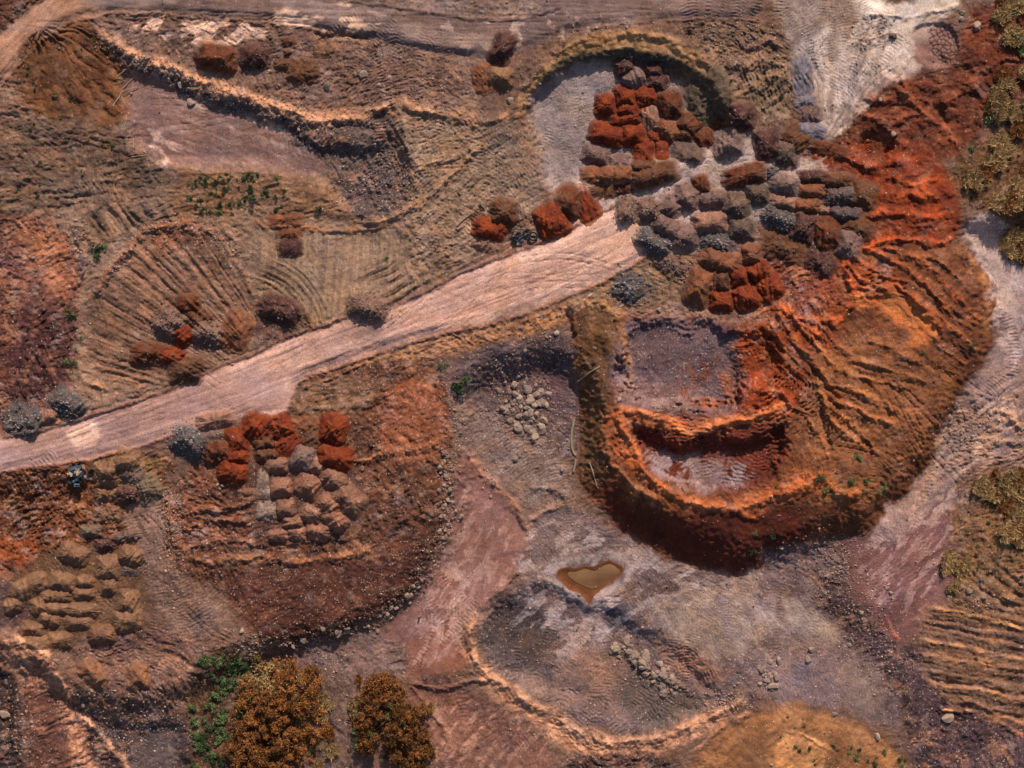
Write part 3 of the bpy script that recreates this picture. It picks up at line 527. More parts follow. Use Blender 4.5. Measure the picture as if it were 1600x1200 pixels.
# ---------------- clods and fine relief ----------------
cl = np.abs(fbm(GU, GV, 20, 3, 3, .55)); fi = fbm(GU, GV, 8, 2, 4)
mid = fbm(GU, GV, 38, 4, 8, .6)
rdg = 1-np.abs(fbm(GU+200, GV, 30, 4, 1, .6))*2.2
dirn = 0; wsum = 1e-6
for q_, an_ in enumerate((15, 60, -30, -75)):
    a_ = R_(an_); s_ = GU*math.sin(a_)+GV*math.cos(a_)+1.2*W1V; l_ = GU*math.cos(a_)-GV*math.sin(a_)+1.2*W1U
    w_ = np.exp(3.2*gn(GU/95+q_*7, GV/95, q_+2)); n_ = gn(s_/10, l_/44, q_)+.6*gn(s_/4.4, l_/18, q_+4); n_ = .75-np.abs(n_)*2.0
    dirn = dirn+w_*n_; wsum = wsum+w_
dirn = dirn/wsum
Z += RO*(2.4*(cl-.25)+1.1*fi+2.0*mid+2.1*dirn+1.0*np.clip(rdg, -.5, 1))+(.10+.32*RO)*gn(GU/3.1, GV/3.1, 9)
rk_ = np.clip(RO-.25, 0, 1)[..., None]
for c_, sc_, sd_, th_, op_ in [((168, 120, 86), 34, 3, .26, .5), ((76, 58, 56), 40, 6, .32, .45), ((140, 84, 56), 26, 9, .36, .4), ((140, 118, 110), 30, 11, .30, .5)]:
    CO += (lin(c_).astype(np.float32)-CO)*(sst((fbm(GU+99*sd_, GV, sc_, 4, sd_, .65)-th_)/.25+.5)*op_)[..., None]*rk_
pit = gn(GU/9+40, GV/9-20, 6)*gn(GU/30, GV/30, 2); Z += RO*3*np.clip(pit-.12, 0, 1)
# soil tone: large blotches, darker in the streak grooves, grain, small pale stones
n1 = fbm(GU, GV, 90, 5, 0, .62); n2 = fbm(GU, GV, 14, 3, 5, .6); n3 = rng.normal(0, 1, Z.shape).astype(np.float32)
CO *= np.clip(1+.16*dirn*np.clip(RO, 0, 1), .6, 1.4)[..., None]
CO *= (1+.26*n1+.34*n2*(.35+.65*np.clip(RO, 0, 1))+.105*n3)[..., None]
hu = fbm(GU+500, GV, 60, 4, 2, .6)
CO[..., 0] *= 1+.10*hu; CO[..., 2] *= 1-.16*hu; CO[..., 1] *= 1+.01*hu
hs = rng.random(Z.shape); k = (hs < .035*ST)[..., None]
CO += (lin((176, 156, 140))*rng.uniform(.5, 1.2, Z.shape)[..., None]-CO)*k*.8
k = (hs > 1-.03*ST)[..., None]; CO *= np.where(k, .55, 1)
CO *= np.array([1.03, 1.0, 1.04], np.float32)
CO *= (np.clip(CO.mean(-1, keepdims=True), .02, .5)/.14)**.32
sat = np.full(Z.shape, -.06, np.float32)
for t_ in ('890,478 980,480 1080,500 1200,430 1330,330 1400,240 1480,250 1505,320 1500,372 1528,405 1552,432 1566,480 1562,520 1540,560 1500,610 1482,670 1450,722 1402,790 1352,836 1310,844 1260,840 1212,858 1182,893 1150,906 1092,882 1040,866 1000,846 960,816 916,782 902,740 903,690 908,640 900,590 892,540', '1300,222 1345,175 1400,125 1500,108 1530,4 1600,140 1545,190 1500,250 1400,260'):
    sl, D_, _x = field(t_, True, 20); sat[sl] = np.maximum(sat[sl], -.06+.03*sst(D_/30+.5))
CO = CO+sat[..., None]*(CO-CO.mean(-1, keepdims=True))
CO = np.clip(CO, .012, .85).astype(np.float32)
HZ = float(TZ(920, 866))-1.0
sl_, D_, _x = field('868,890 884,884 898,889 912,883 926,887 942,879 956,876 978,890 964,906 946,918 930,930 922,950 912,934 900,926 884,920 870,906', True, 18, .45)
Z[sl_] += (HZ-Z[sl_])*sst((D_+16)/16)*.95; Z[sl_] -= 2.2*sst(D_/9); CO[sl_] += ((lin((112, 66, 40))*(1+.25*fbm(GU[sl_], GV[sl_], 12, 3, 5))[..., None])-CO[sl_])*sst((D_+2)/4)[..., None]
CO[sl_] += (lin((178, 156, 148))-CO[sl_])*(sst((D_+22)/12)*sst((-1-D_)/5)*np.clip(.5+fbm(GU[sl_], GV[sl_], 14, 3, 2), 0, .8))[..., None]
CO = CO.astype(np.float32)
# dried-mud cracks
def cracks(t, cell, depth, seed, dark=.35):
    f = field(t, True, 4, .4)
    sl, D, _ = f; u, v = GU[sl], GV[sl]; r = np.random.default_rng(seed)
    x0, y0 = u.min(), v.min(); pts = []
    for i in range(int((u.max()-x0)/cell)+2):
        for j in range(int((v.max()-y0)/cell)+2): pts.append((x0+(i+r.uniform(-.1, 1.0))*cell, y0+(j+r.uniform(-.1, 1.0))*cell))
    d1 = np.full(u.shape, 1e9); d2 = d1.copy()
    for a, b in pts:
        d = np.hypot(u-a, v-b); d2 = np.minimum(d2, np.maximum(d, d1)); d1 = np.minimum(d1, d)
    k = np.clip(1-(d2-d1)/1.9, 0, 1)*sst(D/4)
    Z[sl] -= depth*k; CO[sl] *= (1-(1-dark)*k)[..., None]
cracks('1450,42 1478,34 1500,50 1500,104 1470,106 1448,80', 7.5, 1.6, 3)
cracks('1530,338 1570,338 1578,370 1545,378', 5.0, 1.0, 4, .6)
# ---------------- regions that become objects of their own ----------------
def region(t, i, warp=1.0):
    sl, D, _ = field(t, True, 2, warp); REG[sl] = np.where(D > 0, i, REG[sl])
region(TRACK, 2, .4)
region('455,600 560,570 650,556 694,590 706,640 704,700 700,760 690,840 665,890 630,940 580,972 520,996 440,1008 400,996 372,955 345,915 300,912 270,880 252,830 252,770 300,700 400,650', 3, 1.1)
region('890,478 980,480 1080,500 1200,430 1330,330 1400,240 1480,250 1505,320 1500,372 1528,405 1552,432 1566,480 1562,520 1540,560 1500,610 1482,670 1450,722 1402,790 1352,836 1310,844 1260,840 1212,858 1182,893 1150,906 1092,882 1040,866 1000,846 960,816 916,782 902,740 903,690 908,640 900,590 892,540', 4, 1.2)
region(ROAD, 1, .35)
# ---------------- materials ----------------
def new_mat(name):
    m = bpy.data.materials.new(name); m.use_nodes = True; n = m.node_tree; return m, n, n.nodes['Principled BSDF']
def earth_mat(name, rough=.95, bump=.9, grain=.34):
    m, n, b = new_mat(name); L = n.links.new
    at = n.nodes.new('ShaderNodeAttribute'); at.attribute_name = 'soil'
    tc = n.nodes.new('ShaderNodeTexCoord'); nz = n.nodes.new('ShaderNodeTexNoise'); nz.inputs['Scale'].default_value = 7; nz.inputs['Detail'].default_value = 5; nz.inputs['Roughness'].default_value = .7
    mr = n.nodes.new('ShaderNodeMapRange'); mr.inputs[1].default_value = .25; mr.inputs[2].default_value = .75; mr.inputs[3].default_value = 1-grain; mr.inputs[4].default_value = 1+grain
    mx = n.nodes.new('ShaderNodeVectorMath'); mx.operation = 'SCALE'
    geo = n.nodes.new('ShaderNodeNewGeometry')
    L(geo.outputs['Position'], nz.inputs['Vector']); L(nz.outputs[0], mr.inputs[0]); L(at.outputs['Color'], mx.inputs[0]); L(mr.outputs[0], mx.inputs['Scale'])
    L(mx.outputs[0], b.inputs['Base Color']); b.inputs['Roughness'].default_value = rough; b.inputs['Specular IOR Level'].default_value = .15
    bp = n.nodes.new('ShaderNodeBump'); bp.inputs['Strength'].default_value = bump; bp.inputs['Distance'].default_value = .12
    L(nz.outputs[0], bp.inputs['Height']); L(bp.outputs[0], b.inputs['Normal']); return m
M_earth = earth_mat('earth')
def mk(name, V, F, mat, col=None, parent=None, smooth=True, link=True):
    """mesh from arrays; F is an (n, 3 or 4) array or list of such"""
    me = bpy.data.meshes.new(name); V = np.ascontiguousarray(V, np.float32); Fs = F if isinstance(F, list) else [F]
    Fs = [np.asarray(f, np.int32) for f in Fs if len(f)]
    me.vertices.add(len(V)); me.vertices.foreach_set('co', V.ravel())
    nl = sum(f.size for f in Fs); nf = sum(len(f) for f in Fs); me.loops.add(nl); me.polygons.add(nf)
    me.loops.foreach_set('vertex_index', np.concatenate([f.ravel() for f in Fs]))
    st = []; o = 0
    for f in Fs: st.append(o+np.arange(len(f))*f.shape[1]); o += f.size
    me.polygons.foreach_set('loop_start', np.concatenate(st).astype(np.int32))
    me.update(calc_edges=True)
    me.polygons.foreach_set('use_smooth', np.full(nf, smooth))
    if col is not None:
        a = me.attributes.new('soil', 'FLOAT_COLOR', 'POINT'); c = np.ones((len(V), 4), np.float32); c[:, :3] = col; a.data.foreach_set('color', c.ravel())
    for m in (mat if isinstance(mat, list) else [mat]): me.materials.append(m)
    if not link: return me
    o = bpy.data.objects.new(name, me); COL.objects.link(o)
    if parent: o.parent = parent
    return o
def tag(o, label=None, cat=None, group=None, kind=None):
    for k, x in (('label', label), ('category', cat), ('group', group), ('kind', kind)):
        if x: o[k] = x
    return o
def build_terrain():
    PX = 14; far = (np.arange(1, PX+1)**2.2*9).astype(np.float32)
    us = np.concatenate([UU[0]-far[::-1], UU, UU[-1]+far]); vs = np.concatenate([VV[0]-far[::-1], VV, VV[-1]+far])
    gu, gv = np.meshgrid(us, vs)
    z = np.pad(Z, PX, 'edge'); c = np.pad(CO, ((PX, PX), (PX, PX), (0, 0)), 'edge'); rg = np.pad(REG, PX, 'constant')
    d = np.maximum(np.maximum(UU[0]-gu, gu-UU[-1]), np.maximum(VV[0]-gv, gv-VV[-1])); k = np.clip(d/90, 0, 1)
    z = z*(1-k)+(16+10*gn(gu/300, gv/300, 3))*k; c = c*(1-k[..., None])+lin((116, 86, 66)).astype(np.float32)*(.62+.25*gn(gu/160, gv/160, 5))[..., None]*k[..., None]
    hz = z*.1; kk = 1-hz/CAMH*np.clip(1-d/3000, 0, 1)
    V = np.stack([(gu-800)*.1*kk, (600-gv)*.1*kk, hz], -1).reshape(-1, 3); n = len(us)
    idx = np.arange(len(us)*len(vs)).reshape(len(vs), n)
    F = np.stack([idx[1:, :-1], idx[1:, 1:], idx[:-1, 1:], idx[:-1, :-1]], -1).reshape(-1, 4); fr = rg[:-1, :-1].ravel()
    C = c.reshape(-1, 3)
    for i, (nm, lb) in enumerate([('ground', None), ('dirt_road', 'broad pinkish haul road crossing the quarry diagonally'), ('dirt_road', 'greyish earth track curving along the top edge'),
                                  ('hill', 'brown terraced spoil mound with rows of heaps on its top'), ('hill', 'great orange spoil mound with two hollow pits')]):
        f = F[fr == i]; u, inv = np.unique(f, return_inverse=True)
        o = mk(nm, V[u], inv.reshape(-1, 4), M_earth, C[u]); tag(o, lb, None, None, 'structure')
build_terrain()
# ---------------- dumped heaps: every heap a thing of its own ----------------
HC = {'R': ((146, 66, 26), (116, 48, 20), 'deep red earth heap'), 'B': ((122, 66, 40), (98, 52, 34), 'red-brown earth heap'), 'K': ((122, 80, 50), (100, 64, 44), 'brown earth heap'),
      'O': ((156, 98, 62), (126, 78, 52), 'orange-brown earth heap'), 'T': ((160, 118, 94), (138, 100, 82), 'pinkish tan heap'), 'M': ((128, 102, 92), (106, 84, 80), 'mauve heap'),
      'N': ((94, 58, 52), (80, 52, 50), 'maroon heap'), 'G': ((130, 108, 98), (114, 96, 90), 'grey-tan heap'), 'D': ((88, 78, 74), (120, 98, 80), 'dark grey heap'),
      'U': ((96, 94, 92), (82, 82, 84), 'blue-grey gravel heap'), 'V': ((148, 112, 94), (116, 90, 82), 'tan gravel heap'), 'Y': ((142, 106, 74), (118, 86, 60), 'ochre earth heap'),
      'P': ((156, 138, 120), (140, 122, 106), 'pale sandy heap'), 'L': ((116, 102, 80), (104, 92, 74), 'olive-grey heap')}
hr = np.random.default_rng(11)
def octa(n, r, flat=.75):
    b = np.array([(1, 0, 0), (-1, 0, 0), (0, 1, 0), (0, -1, 0), (0, 0, 1), (0, 0, -1)], float)
    f = np.array([(0, 2, 4), (2, 1, 4), (1, 3, 4), (3, 0, 4), (2, 0, 5), (1, 2, 5), (3, 1, 5), (0, 3, 5)])
    V = b[None]*r.uniform(.6, 1.25, (n, 6, 1)); V[:, :, 2] *= flat
    a = r.uniform(0, 6.28, n); c, s_ = np.cos(a)[:, None], np.sin(a)[:, None]
    x = V[:, :, 0]*c-V[:, :, 1]*s_; y = V[:, :, 0]*s_+V[:, :, 1]*c; V = np.stack([x, y, V[:, :, 2]+.25*x*r.uniform(-1, 1, (n, 1))], -1)
    return V, f
def stones_mesh(name, u, v, z, s, colr, parent=None, org=(0, 0, 0), r=hr):
    """many loose stones as one mesh; s: half size in pixels"""
    n = len(u); V, f = octa(n, r); V = V*(np.asarray(s)*.1)[:, None, None]
    x, y, h = PW(u, v, np.asarray(z)+np.asarray(s)*.15); V += np.stack([x-org[0], y-org[1], h-org[2]], -1)[:, None, :]
    F = (f[None]+6*np.arange(n)[:, None, None]).reshape(-1, 3)
    return mk(name, V.reshape(-1, 3), F, M_earth, np.repeat(colr, 6, 0), parent, False)
def stone_cols(n, base=(150, 134, 122), r=hr, dv=.45):
    c = lin(base)[None]*r.uniform(1-dv, 1+dv, (n, 1)); c = c*(1+r.normal(0, .07, (n, 3))); return np.clip(c, .02, .7)
_hk = [0]
def heap(u, v, L, W, ang, key, label, group, hf=None, lump=1.0):
    _hk[0] += 1; sd_ = _hk[0]*13.7
    c1, c2, kind = HC[key]; a = R_(ang); ca, sa = math.cos(a), math.sin(a)
    if 'worn' in group or 'south-west' in group: L *= .9; W *= .9
    L *= 1.20 if key == 'R' else 1.16; W *= 1.2 if key == 'R' else 1.10
    NS = int(min(96, max(40, (L+W)*1.5))); NR = int(max(9, min(26, min(L, W)*.5/1.2)))
    th = np.linspace(0, 2*np.pi, NS, endpoint=False); p = hr.uniform(2.6, 4.2)
    ct, st_ = np.cos(th), np.sin(th)
    ro = 1/((np.abs(ct)**p+np.abs(st_)**p)**(1/p))
    ro = ro*(1+.10*gn(ct*1.6+sd_, st_*1.6, 1)+.05*gn(ct*5+sd_, st_*5, 2)+.022*gn(ct*22+sd_, st_*22, 3))
    rr = np.concatenate([np.linspace(0, 1, NR+1)[1:], [1.04]])
    lx = (rr[:, None]*ro*ct*L/2).ravel(); ly = (rr[:, None]*ro*st_*W/2).ravel(); rho = np.repeat(rr, NS)
    lx = np.append(lx, 0); ly = np.append(ly, 0); rho = np.append(rho, 0)
    H = (hf or .31)*min(L, W)**.9*1.75*hr.uniform(.9, 1.12)
    X = lx/(L/2); cr = hr.uniform(-.25, .25)
    Y_ = ly/(W/2); yc = hr.uniform(-.18, .18); dist = .10*gn(lx/11+sd_, ly/11, 2)+.03*gn(lx/4, ly/4+sd_, 4)
    yy = np.where(Y_ > yc, (1.02-Y_)/(1.02-yc), (1.02+Y_)/(1.02+yc)); ex = min(1.0, W/L*hr.uniform(.75, 1.0))
    f = np.minimum(np.minimum(yy, (1.02-np.abs(X))/ex), (1.03-rho)*1.5)+dist*np.clip((1-rho)*3, 0, 1)
    f = np.clip(f, 0, 1.2); f = np.where(f < .35, f*(.5+1.43*f), f); f = np.where(f > .78, .78+.35*(f-.78), f)*1.1*(1+cr*X)
    uu = u+lx*ca+ly*sa; vv = v-lx*sa+ly*ca
    nz = fbm(uu+sd_, vv, 16, 3, 3)*.7+fbm(uu, vv+sd_, 5, 2, 5)*.2
    tr = (.5-np.abs(gn((lx+.3*ly)/9.0+sd_, ly/40, 6))*2.2)*(1.5 if L > 26 else .8)
    gx = 1.5 if key in 'UVEP' else 1.0
    nz = nz+.42*gn(uu/2.6+sd_, vv/2.6, 1)+.5*np.abs(gn(uu/5.2, vv/5.2+sd_, 2))+.35*gn(np.arctan2(ly, lx)*9+sd_, rho*2, 3)*np.clip(rho*2-.6, 0, 1)
    h = H*f+(nz+tr)*lump*gx*np.clip((1-rho)*5, 0, 1)*min(1, W/26)
    z = TZ(uu, vv)+h; z = np.where(rho > 1.01, z-4.0, z-.15*(rho > .99))
    z0 = float(TZ(u, v)); ox, oy, oz = PW(u, v, z0)
    x, y, hh = PW(uu, vv, z); V = np.stack([x-ox, y-oy, hh-oz], -1)
    nr = len(rr); i = np.arange(NS); j = (i+1) % NS
    Q = np.concatenate([np.stack([k*NS+i, (k+1)*NS+i, (k+1)*NS+j, k*NS+j], -1) for k in range(nr-1)]); c_ = nr*NS
    T = np.stack([np.full(NS, c_), i, j], -1)
    m = np.clip(.5+.9*fbm(uu+sd_, vv, 20, 3, 7), 0, 1)[:, None]
    C = (lin(c1)*(1-m)+lin(c2)*m)*(1+.34*fbm(uu, vv, 7, 3, 2)+.11*hr.normal(0, 1, len(uu)))[:, None]
    sp = hr.random(len(uu)) < (.05 if key in 'UV' else .02 if key in 'GDMNEP' else .004)
    C[sp] = lin((160, 142, 128))*hr.uniform(.6, 1.2, (int(sp.sum()), 1))
    if 'worn' in group and key in 'OKT': C = C*.4+lin((146, 108, 88))*.6*C.mean(-1, keepdims=True)/C.mean()
    if 'south-west' in group and key in 'OYK': C = C*.5+lin((128, 96, 70))*.5*C.mean(-1, keepdims=True)/C.mean()
    dm2 = np.clip(.1+1.3*fbm(uu+7, vv, 13, 3, 4), 0, .5)[:, None]; C = C*(1-dm2)+lin((112, 84, 70))*dm2 if key not in 'R' else C
    C = C*np.array([1.04, .99, .92] if key in 'RB' else [1.05, .975, 1.0])*((.95 if key != 'P' else .92) if ('worn' in group or 'south-west' in group) else .7 if key in 'RBOKNDEUVL' else .88); C = C+.06*(C.mean(-1, keepdims=True)-C)
    dm = np.clip((rho-.72)/.28, 0, 1)[:, None]*(.6 if key not in 'R' else .3); C = C*(1-dm)+TC(uu, vv)*dm
    # winding: keep faces up (the photo's v axis points down)
    o = mk('soil_heap', V, [Q, T], M_earth, np.clip(C, .012, .8))
    o.location = (ox, oy, oz)
    tag(o, kind+' '+label, 'heap', group)
    ns = {'U': 90, 'V': 110, 'E': 60, 'D': 40, 'G': 26, 'N': 34, 'M': 28, 'P': 14, 'T': 22, 'K': 16, 'O': 14, 'Y': 14, 'B': 12, 'L': 20, 'R': 3}.get(key, 0)
    ns = int(ns*L*W/1500)
    if ns:
        k = hr.integers(0, NS*(NR-1), ns); no = ns//5; s = hr.gamma(2.2, .42, ns)+.45 if key in 'UV' else hr.gamma(2, .3, ns)+.35
        su = uu[k]+hr.normal(0, .6, ns); sv = vv[k]+hr.normal(0, .6, ns); sz = z[k].copy()
        if no: ko = hr.integers(NS*(NR-1), NS*NR, no); q_ = 1+hr.exponential(.10, no); su[:no] = u+(uu[ko]-u)*q_; sv[:no] = v+(vv[ko]-v)*q_; sz[:no] = TZ(su[:no], sv[:no])
        sm = stones_mesh('loose_stones', su, sv, sz, np.clip(s, .3, 3), stone_cols(ns, (132, 120, 118) if key == 'U' else (124, 106, 94)), o, (ox, oy, oz))
        sm['kind'] = 'stuff'
    return o
